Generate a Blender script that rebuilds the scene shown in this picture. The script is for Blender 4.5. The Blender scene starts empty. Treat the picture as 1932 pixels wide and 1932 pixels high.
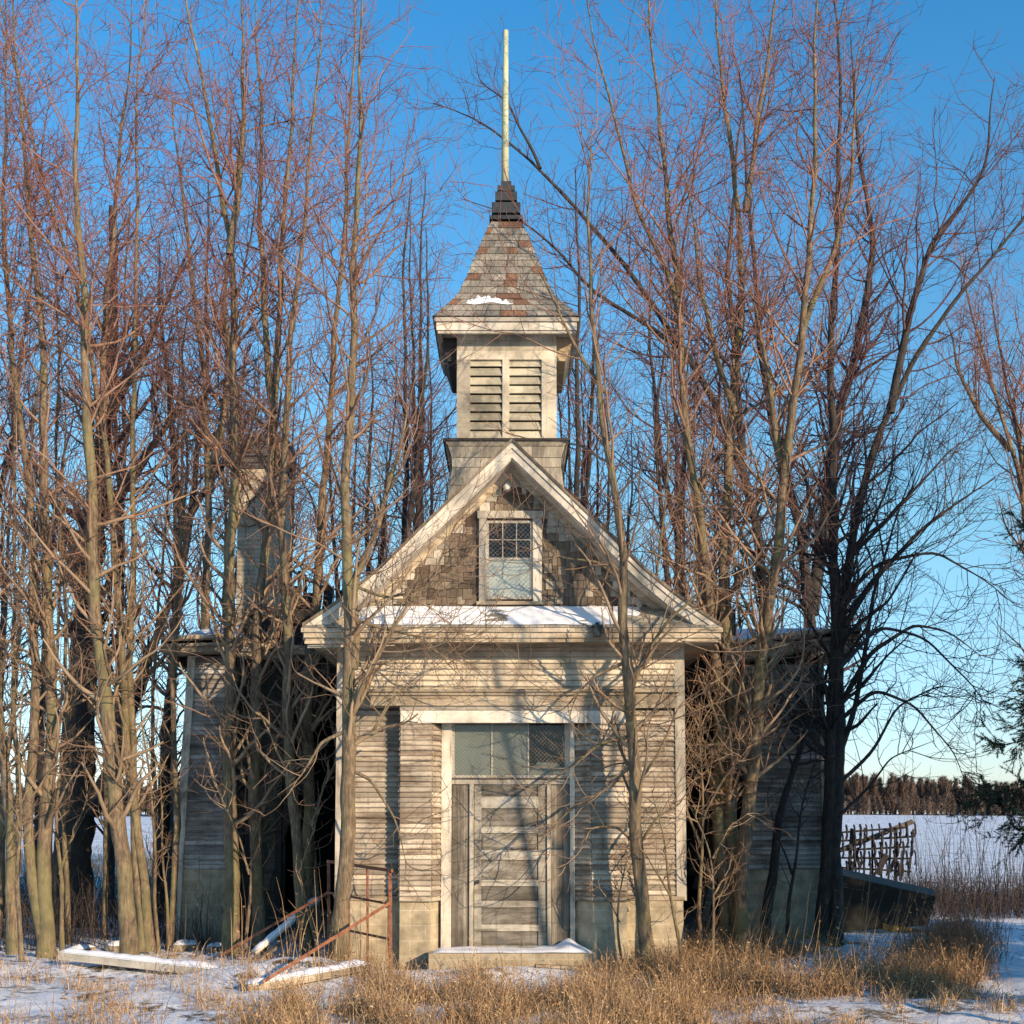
import bpy, math, random
import numpy as np
from mathutils import Vector, Matrix

R = math.radians
random.seed(7)
rng = np.random.default_rng(11)
SC = bpy.context.scene
COL = SC.collection

# ------------------------------------------------------------------ camera, sky, sun, exposure
F, PX, PY, PITCH = 2635.0, 966.0, 1318.0, R(4.7)     # focal length and principal point, in units of 1/1932 of the frame
CAM = Vector((0.0, -17.0, 1.87))
cd = bpy.data.cameras.new('camera')
cam = bpy.data.objects.new('camera', cd); COL.objects.link(cam)
cam.location = CAM
cam.rotation_euler = (R(90) + PITCH, 0, 0)
cd.sensor_width = 36; cd.lens = F / 1932 * 36
cd.shift_y = (PY - 966) / 1932
cd.clip_start = 0.1; cd.clip_end = 6000
SC.camera = cam

SUN_AZ, SUN_EL = R(38), R(17)                         # to the right of the viewer's back, low
w = bpy.data.worlds.new('World'); SC.world = w; w.use_nodes = True
nt = w.node_tree; nt.nodes.clear()
sky = nt.nodes.new('ShaderNodeTexSky'); sky.sky_type = 'NISHITA'; sky.sun_disc = False
sky.sun_elevation = SUN_EL; sky.sun_rotation = R(180) - SUN_AZ
sky.altitude = 200; sky.air_density = 1.15; sky.dust_density = 0.15; sky.ozone_density = 3.5
bg = nt.nodes.new('ShaderNodeBackground'); bg.inputs[1].default_value = 0.15
wo = nt.nodes.new('ShaderNodeOutputWorld')
tcw = nt.nodes.new('ShaderNodeTexCoord'); sxw = nt.nodes.new('ShaderNodeSeparateXYZ'); nt.links.new(tcw.outputs['Generated'], sxw.inputs[0])
rw = nt.nodes.new('ShaderNodeValToRGB'); rw.color_ramp.elements[0].position = 0.0; rw.color_ramp.elements[0].color = (.80, .88, 1.22, 1)
rw.color_ramp.elements[1].position = .55; rw.color_ramp.elements[1].color = (.28, .97, 1.24, 1)
e_ = rw.color_ramp.elements.new(.2); e_.color = (.76, 1.03, 1.02, 1)
nt.links.new(sxw.outputs[2], rw.inputs[0])
mw = nt.nodes.new('ShaderNodeMix'); mw.data_type = 'RGBA'; mw.blend_type = 'MULTIPLY'; mw.inputs[0].default_value = 1
nt.links.new(sky.outputs[0], mw.inputs[6]); nt.links.new(rw.outputs[0], mw.inputs[7]); nt.links.new(mw.outputs[2], bg.inputs[0]); nt.links.new(bg.outputs[0], wo.inputs[0])
sd = Vector((math.sin(SUN_AZ) * math.cos(SUN_EL), -math.cos(SUN_AZ) * math.cos(SUN_EL), math.sin(SUN_EL)))
ld = bpy.data.lights.new('sun', 'SUN'); ld.energy = 5.0; ld.angle = R(0.5); ld.color = (1.0, 0.78, 0.54)
sun = bpy.data.objects.new('sun', ld); COL.objects.link(sun)
sun.rotation_euler = sd.to_track_quat('Z', 'Y').to_euler(); sun.location = (20, -30, 20)
SC.view_settings.view_transform = 'Standard'; SC.view_settings.look = 'None'
SC.view_settings.exposure = 0.33; SC.view_settings.gamma = 1
SC.cycles.sample_clamp_indirect = 4; SC.cycles.sample_clamp_direct = 10; SC.cycles.max_bounces = 5; SC.cycles.diffuse_bounces = 3; SC.cycles.glossy_bounces = 2
SC.cycles.transparent_max_bounces = 4

CT, ST = math.cos(PITCH), math.sin(PITCH)
def at(px, py, y):
    """the point at world depth y that the photo shows at (px, py)"""
    a = px - PX; b = PY - py
    d = (a, F * CT - b * ST, F * ST + b * CT)
    k = (y - CAM.y) / d[1]
    return Vector((CAM.x + d[0] * k, y, CAM.z + d[2] * k))
def zat(py, y): return at(PX, py, y).z
def xat(px, y, py=1535): return at(px, py, y).x

# ------------------------------------------------------------------ terrain height
def vnoise(x, y, s, seed=0):
    x = np.asarray(x, float) / s + seed * 17.3; y = np.asarray(y, float) / s - seed * 9.1
    xi = np.floor(x); yi = np.floor(y); fx = x - xi; fy = y - yi
    fx = fx * fx * (3 - 2 * fx); fy = fy * fy * (3 - 2 * fy)
    def h(a, b):
        v = np.sin(a * 127.1 + b * 311.7 + seed * 74.7) * 43758.5453
        return v - np.floor(v)
    return (h(xi, yi) * (1 - fx) + h(xi + 1, yi) * fx) * (1 - fy) + (h(xi, yi + 1) * (1 - fx) + h(xi + 1, yi + 1) * fx) * fy
def sstep(a, b, v):
    t = np.clip((np.asarray(v, float) - a) / (b - a), 0, 1); return t * t * (3 - 2 * t)
def ground(x, y):
    x = np.asarray(x, float); y = np.asarray(y, float)
    d = np.sqrt(x * x + (y + 17) ** 2)
    z = (vnoise(x, y, 2.3, 1) - .5) * .12 + (vnoise(x, y, .8, 2) - .5) * .06 + (vnoise(x, y, .3, 3) - .5) * .035 + (vnoise(x, y, .12, 4) - .5) * .018
    z = z * (1 - sstep(20, 60, d)) * (1 - .75 * sstep(4.6, 5.6, x) * (1 - sstep(12, 20, y)))
    z = z + 1.55 * sstep(30, 300, y) + (vnoise(x, y, 40, 5) - .5) * .5 * sstep(40, 120, d)
    z = z + .22 * np.exp(-(((x + 2.55) / .9) ** 2 + ((y + .9) / .45) ** 2))      # mound of snow by the handrail
    z = z + .10 * np.exp(-(((x + 4.6) / 1.8) ** 2 + ((y - .3) / .6) ** 2))
    z = z + .07 * np.exp(-(((x - 3.2) / 1.5) ** 2 + ((y + 3.6) / .5) ** 2))
    z = z + .18 * np.exp(-((x / 1.6) ** 2 + ((y + .95) / .5) ** 2))
    z = z - .10 * np.exp(-(((x + 2.2) / 1.2) ** 2 + ((y + 3.4) / .4) ** 2))
    return z
def gz(x, y): return float(ground(x, y))

# ------------------------------------------------------------------ materials
MATS = {}
def new_mat(name):
    m = bpy.data.materials.new(name); m.use_nodes = True
    n = m.node_tree; b = n.nodes['Principled BSDF']
    MATS[name] = m
    return m, n, b
def N(n, t, **kw):
    o = n.nodes.new(t)
    for k, v in kw.items(): setattr(o, k, v)
    return o
def mapped(n, scale, rot=(0, 0, 0)):
    tc = N(n, 'ShaderNodeTexCoord'); mp = N(n, 'ShaderNodeMapping')
    mp.inputs['Scale'].default_value = scale; mp.inputs['Rotation'].default_value = rot
    n.links.new(tc.outputs['Object'], mp.inputs[0]); return mp.outputs[0]
def noise(n, vec, scale=1, detail=4, rough=.6):
    o = N(n, 'ShaderNodeTexNoise'); o.inputs['Scale'].default_value = scale
    o.inputs['Detail'].default_value = detail; o.inputs['Roughness'].default_value = rough
    if vec is not None: n.links.new(vec, o.inputs['Vector'])
    return o.outputs['Fac']
def ramp(n, fac, stops):
    o = N(n, 'ShaderNodeValToRGB'); e = o.color_ramp.elements
    while len(e) < len(stops): e.new(.5)
    for i, (p, c) in enumerate(stops):
        e[i].position = p; e[i].color = (c if isinstance(c, tuple) else (c, c, c)) + (1,)
    n.links.new(fac, o.inputs[0]); return o.outputs[0]
def mix(n, fac, a, b, mode='MIX'):
    o = N(n, 'ShaderNodeMix', data_type='RGBA', blend_type=mode)
    for s, v in ((0, fac), (6, a), (7, b)):
        if isinstance(v, (int, float)): o.inputs[s].default_value = v
        elif isinstance(v, tuple): o.inputs[s].default_value = v + (1,)
        else: n.links.new(v, o.inputs[s])
    return o.outputs[2]
def bump(n, b, h, dist, strength=1):
    o = N(n, 'ShaderNodeBump'); o.inputs['Distance'].default_value = dist; o.inputs['Strength'].default_value = strength
    n.links.new(h, o.inputs['Height']); n.links.new(o.outputs[0], b.inputs['Normal'])
def tone(n): return N(n, 'ShaderNodeAttribute', attribute_name='tone').outputs['Fac']

def wood(name, bare, dark, paint, amount, grain=(1.2, 1.2, 45), rough=.85):
    """weathered boards: streaked bare wood, what is left of the paint, a tone of its own for every board"""
    m, n, b = new_mat(name)
    v = mapped(n, grain)
    g = noise(n, v, 1.0, 6, .7)
    c = ramp(n, g, [(.32, dark), (.5, bare), (.72, tuple(min(1, x * 1.25) for x in bare))])
    p = noise(n, mapped(n, (1.6, 1.6, 9) if grain[2] > 10 else (9, 9, 1.6)), 1.0, 6, .72)
    f = ramp(n, p, [(max(0.01, .62 - amount * .5), 0.0), (max(.03, .74 - amount * .5), 1.0)])
    t = tone(n)
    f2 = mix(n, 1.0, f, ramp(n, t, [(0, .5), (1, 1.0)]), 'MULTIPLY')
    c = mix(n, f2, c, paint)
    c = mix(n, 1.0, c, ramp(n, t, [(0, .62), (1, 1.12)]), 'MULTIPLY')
    s = noise(n, mapped(n, (.9, .9, .9)), 2.0, 6, .68)
    c = mix(n, 1.0, c, ramp(n, s, [(.33, .42), (.5, .86), (.62, 1.1)]), 'MULTIPLY')
    s3 = noise(n, mapped(n, (14, 14, 1.1)), 1.0, 4, .7)                     # rain streaks and mildew
    c = mix(n, ramp(n, s3, [(.56, 0.0), (.72, .55)]), c, tuple(x * .6 for x in dark))
    n.links.new(c, b.inputs['Base Color']); b.inputs['Roughness'].default_value = rough
    bump(n, b, g, .006, .7)
    return m
wood('siding', (.30, .22, .15), (.10, .065, .04), (.58, .49, .37), .45, (1.2, 1.2, 30))
wood('siding_frieze', (.42, .33, .22), (.18, .12, .07), (.70, .59, .44), .7)
wood('siding_hall', (.31, .26, .21), (.11, .09, .07), (.56, .51, .45), .4)
wood('trim', (.42, .35, .26), (.20, .15, .10), (.64, .57, .46), .75)
wood('trim_vertical', (.40, .34, .25), (.16, .12, .08), (.62, .55, .44), .5, (45, 45, 1.2))
wood('trim_worn', (.42, .33, .22), (.17, .11, .06), (.60, .49, .35), .35)
wood('tower_board', (.40, .34, .25), (.17, .13, .08), (.62, .54, .41), .6, (1.5, 1.5, 22))
wood('louver_board', (.42, .37, .26), (.22, .18, .12), (.56, .50, .37), .55)
wood('door_wood', (.30, .26, .20), (.10, .08, .055), (.50, .45, .36), .4, (1.5, 1.5, 26))
wood('door_panel_wood', (.20, .17, .13), (.07, .055, .04), (.36, .32, .26), .3, (1.5, 1.5, 26))
wood('door_vertical', (.24, .20, .15), (.08, .06, .04), (.38, .33, .26), .2, (45, 45, 1.4))
wood('painted_shingle', (.36, .30, .22), (.10, .085, .06), (.56, .50, .40), .6, (6, 6, 30))
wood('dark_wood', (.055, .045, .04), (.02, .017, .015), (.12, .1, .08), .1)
wood('old_beam', (.16, .12, .09), (.06, .045, .035), (.3, .26, .2), .2)

def shingle(name, stops, grain=(30, 30, 2)):
    m, n, b = new_mat(name)
    c = ramp(n, tone(n), stops)
    g = noise(n, mapped(n, grain), 1, 5, .65)
    c = mix(n, 1.0, c, ramp(n, g, [(.3, .55), (.7, 1.2)]), 'MULTIPLY')
    s = noise(n, mapped(n, (1, 1, 1)), 2.2, 4)
    c = mix(n, 1.0, c, ramp(n, s, [(.35, .7), (.6, 1.05)]), 'MULTIPLY')
    n.links.new(c, b.inputs['Base Color']); b.inputs['Roughness'].default_value = .9
    bump(n, b, g, .006); return m
shingle('wall_shingle', [(0, (.07, .045, .028)), (.3, (.13, .095, .065)), (.6, (.21, .16, .11)), (.85, (.31, .24, .165)), (1, (.42, .35, .26))])
shingle('slate', [(0, (.20, .18, .15)), (.5, (.30, .27, .22)), (.8, (.38, .34, .27)), (.83, (.17, .095, .06)), (1, (.24, .125, .07))])
shingle('base_shingle', [(0, (.26, .23, .18)), (.6, (.40, .35, .27)), (1, (.50, .44, .34))])
shingle('roof_shingle', [(0, (.10, .075, .055)), (.6, (.20, .15, .10)), (1, (.30, .23, .16))])

def simple(name, stops, scale=(1, 1, 1), ns=4, rough=.8, bd=.004, metal=0.0, detail=5):
    m, n, b = new_mat(name)
    g = noise(n, mapped(n, scale), ns, detail, .65)
    n.links.new(ramp(n, g, stops), b.inputs['Base Color'])
    b.inputs['Roughness'].default_value = rough; b.inputs['Metallic'].default_value = metal
    bump(n, b, g, bd); return m
simple('rust', [(.3, (.10, .035, .02)), (.5, (.24, .09, .045)), (.7, (.34, .16, .09))], ns=18, rough=.9)
simple('black_metal', [(.3, (.008, .010, .012)), (.6, (.02, .026, .03)), (.8, (.045, .05, .05))], ns=8, rough=.6)
simple('pole_paint', [(.3, (.30, .32, .17)), (.5, (.50, .50, .30)), (.72, (.62, .60, .42))], (6, 6, 1), 2)
simple('void', [(.3, (.012, .011, .011)), (.7, (.03, .027, .025))])  # near black, stands for the unlit interior
simple('porcelain', [(.3, (.6, .55, .45)), (.7, (.8, .76, .66))], rough=.3)
simple('frame_wood', [(.3, (.30, .27, .22)), (.6, (.52, .47, .38))], (20, 20, 2))
simple('wire', [(.3, (.12, .09, .07)), (.6, (.26, .22, .18))], rough=.6)
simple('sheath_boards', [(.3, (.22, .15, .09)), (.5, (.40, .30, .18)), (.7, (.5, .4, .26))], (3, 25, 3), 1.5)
simple('farm_iron', [(.3, (.008, .007, .007)), (.6, (.022, .016, .014)), (.8, (.06, .026, .02))], ns=9)
simple('moss_plank', [(.3, (.008, .007, .006)), (.6, (.02, .016, .010)), (.85, (.05, .037, .014))], (1, 1, 4), 3)
simple('yellow_lichen', [(.3, (.05, .035, .012)), (.55, (.26, .17, .02)), (.8, (.42, .30, .05))], (1, 1, 3), 4)
simple('needles', [(.3, (.012, .02, .012)), (.6, (.03, .05, .025)), (.8, (.05, .075, .03))], ns=6)
simple('needle_bark', [(.3, (.03, .022, .016)), (.7, (.10, .07, .05))], ns=9)

m, n, b = new_mat('concrete_block')                                  # painted block foundation
tc = N(n, 'ShaderNodeTexCoord'); sx = N(n, 'ShaderNodeSeparateXYZ'); cx = N(n, 'ShaderNodeCombineXYZ')
ad = N(n, 'ShaderNodeMath', operation='ADD')
n.links.new(tc.outputs['Object'], sx.inputs[0]); n.links.new(sx.outputs[0], ad.inputs[0]); n.links.new(sx.outputs[1], ad.inputs[1])
n.links.new(ad.outputs[0], cx.inputs[0]); n.links.new(sx.outputs[2], cx.inputs[1])
br = N(n, 'ShaderNodeTexBrick'); br.inputs['Scale'].default_value = 1; br.inputs['Brick Width'].default_value = .36; br.inputs['Row Height'].default_value = .18
br.inputs['Mortar Size'].default_value = .006; br.inputs['Mortar Smooth'].default_value = .3
br.inputs['Color1'].default_value = (.42, .34, .22, 1); br.inputs['Color2'].default_value = (.50, .41, .28, 1); br.inputs['Mortar'].default_value = (.54, .47, .34, 1)
n.links.new(cx.outputs[0], br.inputs['Vector'])
g = noise(n, mapped(n, (1, 1, 1)), 5, 6)
c = mix(n, 1.0, br.outputs[0], ramp(n, g, [(.3, .5), (.6, 1.05)]), 'MULTIPLY')
st = N(n, 'ShaderNodeMapRange'); st.inputs[1].default_value = .0; st.inputs[2].default_value = .35
n.links.new(sx.outputs[2], st.inputs[0])
dirt = mix(n, 1.0, ramp(n, st.outputs[0], [(0, 1.0), (1, 0.0)]), ramp(n, g, [(.45, 0.0), (.6, 1.0)]), 'MULTIPLY')
c = mix(n, dirt, c, (.16, .11, .06))
n.links.new(c, b.inputs['Base Color']); b.inputs['Roughness'].default_value = .9; bump(n, b, g, .008, .6)

def brick(name, c1, c2, mo):
    m, n, b = new_mat(name)
    tc = N(n, 'ShaderNodeTexCoord'); sx = N(n, 'ShaderNodeSeparateXYZ'); cx = N(n, 'ShaderNodeCombineXYZ'); ad = N(n, 'ShaderNodeMath', operation='ADD')
    n.links.new(tc.outputs['Object'], sx.inputs[0]); n.links.new(sx.outputs[0], ad.inputs[0]); n.links.new(sx.outputs[1], ad.inputs[1])
    n.links.new(ad.outputs[0], cx.inputs[0]); n.links.new(sx.outputs[2], cx.inputs[1])
    br = N(n, 'ShaderNodeTexBrick'); br.inputs['Scale'].default_value = 1; br.inputs['Brick Width'].default_value = .21; br.inputs['Row Height'].default_value = .075
    br.inputs['Mortar Size'].default_value = .009
    for k, v in (('Color1', c1), ('Color2', c2), ('Mortar', mo)): br.inputs[k].default_value = v + (1,)
    n.links.new(cx.outputs[0], br.inputs['Vector'])
    g = noise(n, mapped(n, (1, 1, 1)), 4, 6)
    c = mix(n, 1.0, br.outputs[0], ramp(n, g, [(.3, .6), (.65, 1.15)]), 'MULTIPLY')
    n.links.new(c, b.inputs['Base Color']); b.inputs['Roughness'].default_value = .9
    bump(n, b, br.outputs['Fac'], -.01, .8)
brick('chimney_brick', (.50, .42, .30), (.60, .52, .38), (.42, .37, .30))
brick('cap_brick', (.05, .05, .055), (.09, .085, .085), (.14, .13, .12))

def glass(name, col, rough=.08, spec=.6):
    m, n, b = new_mat(name)
    g = noise(n, mapped(n, (1, 1, 1)), 3, 4)
    n.links.new(mix(n, g, tuple(x * .7 for x in col), tuple(x * 1.2 for x in col)), b.inputs['Base Color'])
    b.inputs['Roughness'].default_value = rough; b.inputs['Specular IOR Level'].default_value = spec
    bump(n, b, g, .01, .15)
glass('curtained_glass', (.15, .17, .14), .12, .5)
glass('dark_glass', (.008, .008, .009), .06, .4)
glass('pale_glass', (.40, .44, .38), .1, .8)  # pale base colour carries the reflected sky and snow in the lower pane

def bark(name, lo, mid, hi, moss=None):
    m, n, b = new_mat(name)
    g = noise(n, mapped(n, (38, 38, 7)), 1, 6, .7)
    c = ramp(n, g, [(.3, lo), (.5, mid), (.72, hi)])
    if moss:
        s = noise(n, mapped(n, (1.5, 1.5, .9)), 1.4, 4)
        c = mix(n, ramp(n, s, [(.48, 0.0), (.62, .75)]), c, moss)
    s2 = noise(n, mapped(n, (5, 5, 5)), 1.2, 4)
    c = mix(n, 1.0, c, ramp(n, s2, [(.35, .72), (.6, 1.1)]), 'MULTIPLY')
    n.links.new(c, b.inputs['Base Color']); b.inputs['Roughness'].default_value = .9
    bump(n, b, g, .012, .8); return m
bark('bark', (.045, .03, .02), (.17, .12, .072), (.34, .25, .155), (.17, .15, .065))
bark('bark_shaded', (.016, .013, .012), (.045, .036, .03), (.085, .068, .052))  # darker copy of bark, with the shade on these trunks put into the colour
def twig(name, lo, hi, z0, z1):
    """young wood: tan low in the tree, red towards the tips of the crown"""
    m, n, b = new_mat(name)
    tc = N(n, 'ShaderNodeNewGeometry'); sx = N(n, 'ShaderNodeSeparateXYZ'); n.links.new(tc.outputs['Position'], sx.inputs[0])
    mr = N(n, 'ShaderNodeMapRange'); mr.inputs[1].default_value = z0; mr.inputs[2].default_value = z1
    n.links.new(sx.outputs[2], mr.inputs[0])
    c = mix(n, mr.outputs[0], lo, hi)
    s = noise(n, mapped(n, (1, 1, 1)), 2.0, 3)
    c = mix(n, 1.0, c, ramp(n, s, [(.35, .65), (.65, 1.25)]), 'MULTIPLY')
    n.links.new(c, b.inputs['Base Color']); b.inputs['Roughness'].default_value = .75
twig('twig', (.21, .13, .08), (.23, .085, .06), 3.5, 10)
twig('limb', (.27, .19, .115), (.25, .125, .085), 4.0, 10.0)
twig('twig_shaded', (.035, .027, .025), (.12, .055, .05), 4, 10)  # darker copy of twig, shade of the background crowns included in the colour
twig('sapling_twig', (.22, .14, .085), (.24, .12, .08), 0, 4)

m, n, b = new_mat('snow_ground')                                    # snow with leaf litter and stubble showing through
v = mapped(n, (1, 1, 1))
g = noise(n, v, 1.1, 8, .68); g2 = noise(n, v, 7, 6, .7); g3 = noise(n, mapped(n, (.02, .12, .1)), 1, 6, .7)
f = mix(n, .45, g, g2)
litter = ramp(n, g2, [(.3, (.06, .04, .025)), (.55, (.20, .13, .07)), (.7, (.34, .24, .13))])
snowc = mix(n, g2, (.78, .79, .82), (.88, .88, .90))
c = mix(n, ramp(n, f, [(.425, 0.0), (.475, 1.0)]), litter, snowc)
c = mix(n, ramp(n, g3, [(.5, 0.0), (.7, .35)]), c, (.42, .34, .24))
n.links.new(c, b.inputs['Base Color']); b.inputs['Roughness'].default_value = .7
bump(n, b, g2, .03, .8)
m, n, b = new_mat('snow')
v = mapped(n, (1, 1, 1)); g = noise(n, v, 6, 6, .6)
n.links.new(mix(n, g, (.80, .80, .83), (.90, .90, .92)), b.inputs['Base Color']); b.inputs['Roughness'].default_value = .65
bump(n, b, g, .02, .6)
def blade(name, stops):
    m, n, b = new_mat(name)
    n.links.new(ramp(n, tone(n), stops), b.inputs['Base Color']); b.inputs['Roughness'].default_value = .8
blade('dry_blade', [(0, (.09, .05, .03)), (.4, (.28, .16, .075)), (.75, (.46, .29, .14)), (1, (.58, .43, .25))])
blade('weed_blade', [(0, (.12, .055, .035)), (.5, (.28, .14, .07)), (1, (.42, .25, .13))])
blade('dark_brush', [(0, (.018, .014, .013)), (.6, (.05, .035, .03)), (1, (.10, .07, .055))])
blade('wood_far', [(0, (.05, .035, .03)), (.5, (.12, .08, .06)), (1, (.20, .14, .10))])
blade('conifer_far', [(0, (.012, .016, .012)), (1, (.03, .04, .022))])

# ------------------------------------------------------------------ object helpers
def tag(o, label=None, cat=None, group=None, kind=None):
    for k, v in (('label', label), ('category', cat), ('group', group), ('kind', kind)):
        if v: o[k] = v
    return o
def empty(name, loc, label, cat, group=None):
    o = bpy.data.objects.new(name, None); COL.objects.link(o); o.location = loc; o.empty_display_size = .2
    return tag(o, label, cat, group)
def link(name, me, parent=None):
    o = bpy.data.objects.new(name, me); COL.objects.link(o)
    if parent is not None:
        o.parent = parent
        wm = Matrix.Identity(4); p = parent
        off = Vector((0, 0, 0))
        while p is not None: off += p.location; p = p.parent
        o.location = -off                                             # meshes are written in world coordinates
    return o
def recentre(o):
    """move a top-level mesh's origin to its base"""
    me = o.data; nv = len(me.vertices); a = np.empty(nv * 3); me.vertices.foreach_get('co', a); a = a.reshape(-1, 3)
    c = np.array([(a[:, 0].min() + a[:, 0].max()) / 2, (a[:, 1].min() + a[:, 1].max()) / 2, a[:, 2].min()])
    me.vertices.foreach_set('co', (a - c).ravel()); o.location = c; me.update(); return o

class MB:
    def __init__(s): s.v = []; s.f = []; s.t = []
    def poly(s, pts, t=None):
        i = len(s.v); s.v += [tuple(p) for p in pts]; s.f.append(tuple(range(i, i + len(pts))))
        s.t.append(random.random() if t is None else t)
    def hexa(s, p, t=None):
        """eight corners: bottom ring of four, top ring of four"""
        t = random.random() if t is None else t
        i = len(s.v); s.v += [tuple(q) for q in p]
        for f in ((3, 2, 1, 0), (4, 5, 6, 7), (0, 1, 5, 4), (1, 2, 6, 5), (2, 3, 7, 6), (3, 0, 4, 7)):
            s.f.append(tuple(i + k for k in f)); s.t.append(t)
    def box(s, x0, x1, y0, y1, z0, z1, t=None):
        s.hexa([(x0, y0, z0), (x1, y0, z0), (x1, y1, z0), (x0, y1, z0), (x0, y0, z1), (x1, y0, z1), (x1, y1, z1), (x0, y1, z1)], t)
    def bar(s, a, b, wd, th, t=None, up=(0, -1, 0)):
        a = Vector(a); b = Vector(b); d = (b - a).normalized(); u = d.cross(Vector(up))
        if u.length < 1e-3: u = d.cross(Vector((1, 0, 0)))
        u.normalize(); v = u.cross(d); u *= wd / 2; v *= th / 2
        s.hexa([a - u - v, a + u - v, a + u + v, a - u + v, b - u - v, b + u - v, b + u + v, b - u + v], t)
    def tube(s, pts, rad, sides=8, t=None, cap=True):
        t = random.random() if t is None else t
        pts = [Vector(p) for p in pts]
        if not isinstance(rad, (list, tuple)): rad = [rad] * len(pts)
        i0 = len(s.v)
        for k, p in enumerate(pts):
            d = (pts[min(k + 1, len(pts) - 1)] - pts[max(k - 1, 0)]).normalized()
            u = d.cross(Vector((0, 1, 0)));
            if u.length < .05: u = d.cross(Vector((1, 0, 0)))
            u.normalize(); v = u.cross(d)
            for j in range(sides):
                a = 2 * math.pi * j / sides; q = p + (u * math.cos(a) + v * math.sin(a)) * rad[k]; s.v.append(tuple(q))
        for k in range(len(pts) - 1):
            for j in range(sides):
                a = i0 + k * sides + j; b = i0 + k * sides + (j + 1) % sides
                s.f.append((a, b, b + sides, a + sides)); s.t.append(t)
        if cap:
            s.f.append(tuple(i0 + j for j in range(sides))[::-1]); s.t.append(t)
            s.f.append(tuple(i0 + (len(pts) - 1) * sides + j for j in range(sides))); s.t.append(t)
    def build(s, name, mat, parent=None, smooth=False):
        me = bpy.data.meshes.new(name); me.from_pydata(s.v, [], s.f)
        at_ = me.attributes.new('tone', 'FLOAT', 'FACE'); at_.data.foreach_set('value', np.array(s.t, dtype=np.float32))
        me.materials.append(MATS[mat]); me.update()
        if smooth: me.shade_smooth()
        return link(name, me, parent)

def build_each(mb, name, mat, parent=None, eps=.012):
    """touching pieces stay together, every separate piece becomes a part of its own"""
    used = {}; V = np.array(mb.v); n = len(mb.f)
    par = list(range(n))
    def find(a):
        while par[a] != a: par[a] = par[par[a]]; a = par[a]
        return a
    own = {}
    for i, f in enumerate(mb.f):
        for v in f:
            if v in own: par[find(i)] = find(own[v])
            else: own[v] = i
    gs = {}
    for i in range(n): gs.setdefault(find(i), []).append(i)
    gs = list(gs.values()); bb = []
    for g_ in gs:
        p = V[[v for i in g_ for v in mb.f[i]]]; bb.append((p.min(0) - eps, p.max(0) + eps))
    m_ = list(range(len(gs)))
    def f2(a):
        while m_[a] != a: a = m_[a]
        return a
    for a in range(len(gs)):
        for b in range(a):
            if (bb[a][0] <= bb[b][1]).all() and (bb[b][0] <= bb[a][1]).all(): m_[f2(a)] = f2(b)
    out = {}
    for a in range(len(gs)): out.setdefault(f2(a), []).extend(gs[a])
    res = []
    for ids in out.values():
        q = MB()
        for i in sorted(ids): q.poly([mb.v[v] for v in mb.f[i]], mb.t[i])
        res.append(q.build(name, mat, parent))
    return res

def clap(mb, p0, p1, z0, z1, nrm, h=.062, out=.022, skew=None):
    """courses of clapboard between two plan points, each board tilted, broken into lengths"""
    p0 = Vector((p0[0], p0[1], 0)); p1 = Vector((p1[0], p1[1], 0)); L = (p1 - p0).length; u = (p1 - p0) / L; nn = Vector((nrm[0], nrm[1], 0)).normalized()
    k = 0; z = z0
    while z < z1 - .005:
        zt = min(z + h, z1); x = 0.0
        while x < L - .01:
            ln = random.uniform(1.2, 3.6); xe = min(L, x + ln)
            if L - xe < .4: xe = L
            t = random.random(); o = out * random.uniform(.75, 1.25); j = random.uniform(-.003, .003)
            sa = skew(z) if skew else (0, 0); sb = skew(zt) if skew else (0, 0)
            def P(xx, zz, oo, sk): 
                f = xx / L
                return p0 + u * (xx + sk[0] * (1 - f) + sk[1] * f) + nn * oo + Vector((0, 0, zz))
            a = P(x, z + j, o, sa); b_ = P(xe, z - j, o, sa); c = P(xe, zt, 0.002, sb); d = P(x, zt, 0.002, sb)
            lh = min(.012, (zt - z) * .3)
            a2 = P(x, z + j + lh, o * .96, sa); b2 = P(xe, z - j + lh, o * .96, sa)
            mb.poly([a2, b2, c, d], t); mb.poly([a, b_, b2, a2], t * .15)  # lip and underside toned dark: worn bare wood, plus painted course shadow lines
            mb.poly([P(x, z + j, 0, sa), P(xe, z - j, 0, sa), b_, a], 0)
            if x == 0: mb.poly([P(x, z, 0, sa), a, d], t)
            if xe == L: mb.poly([P(xe, z, 0, sa), c, b_], t)
            x = xe + .003
        z = zt
    return mb
# ------------------------------------------------------------------ ground, one sheet out to the horizon
def mesh_np(name, V, Q, mats, midx=None, tones=None, smooth=True, parent=None):
    me = bpy.data.meshes.new(name); nv, nq = len(V), len(Q)
    me.vertices.add(nv); me.vertices.foreach_set('co', np.ascontiguousarray(V, dtype=np.float32).ravel())
    k = Q.shape[1]
    me.loops.add(nq * k); me.loops.foreach_set('vertex_index', np.ascontiguousarray(Q, dtype=np.int32).ravel())
    me.polygons.add(nq); me.polygons.foreach_set('loop_start', np.arange(0, nq * k, k, dtype=np.int32))
    for m_ in mats: me.materials.append(MATS[m_])
    if midx is not None: me.polygons.foreach_set('material_index', np.ascontiguousarray(midx, dtype=np.int32))
    me.update(calc_edges=True)
    if tones is not None:
        a = me.attributes.new('tone', 'FLOAT', 'FACE'); a.data.foreach_set('value', np.ascontiguousarray(tones, dtype=np.float32))
    if smooth: me.shade_smooth()
    return link(name, me, parent)
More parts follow.
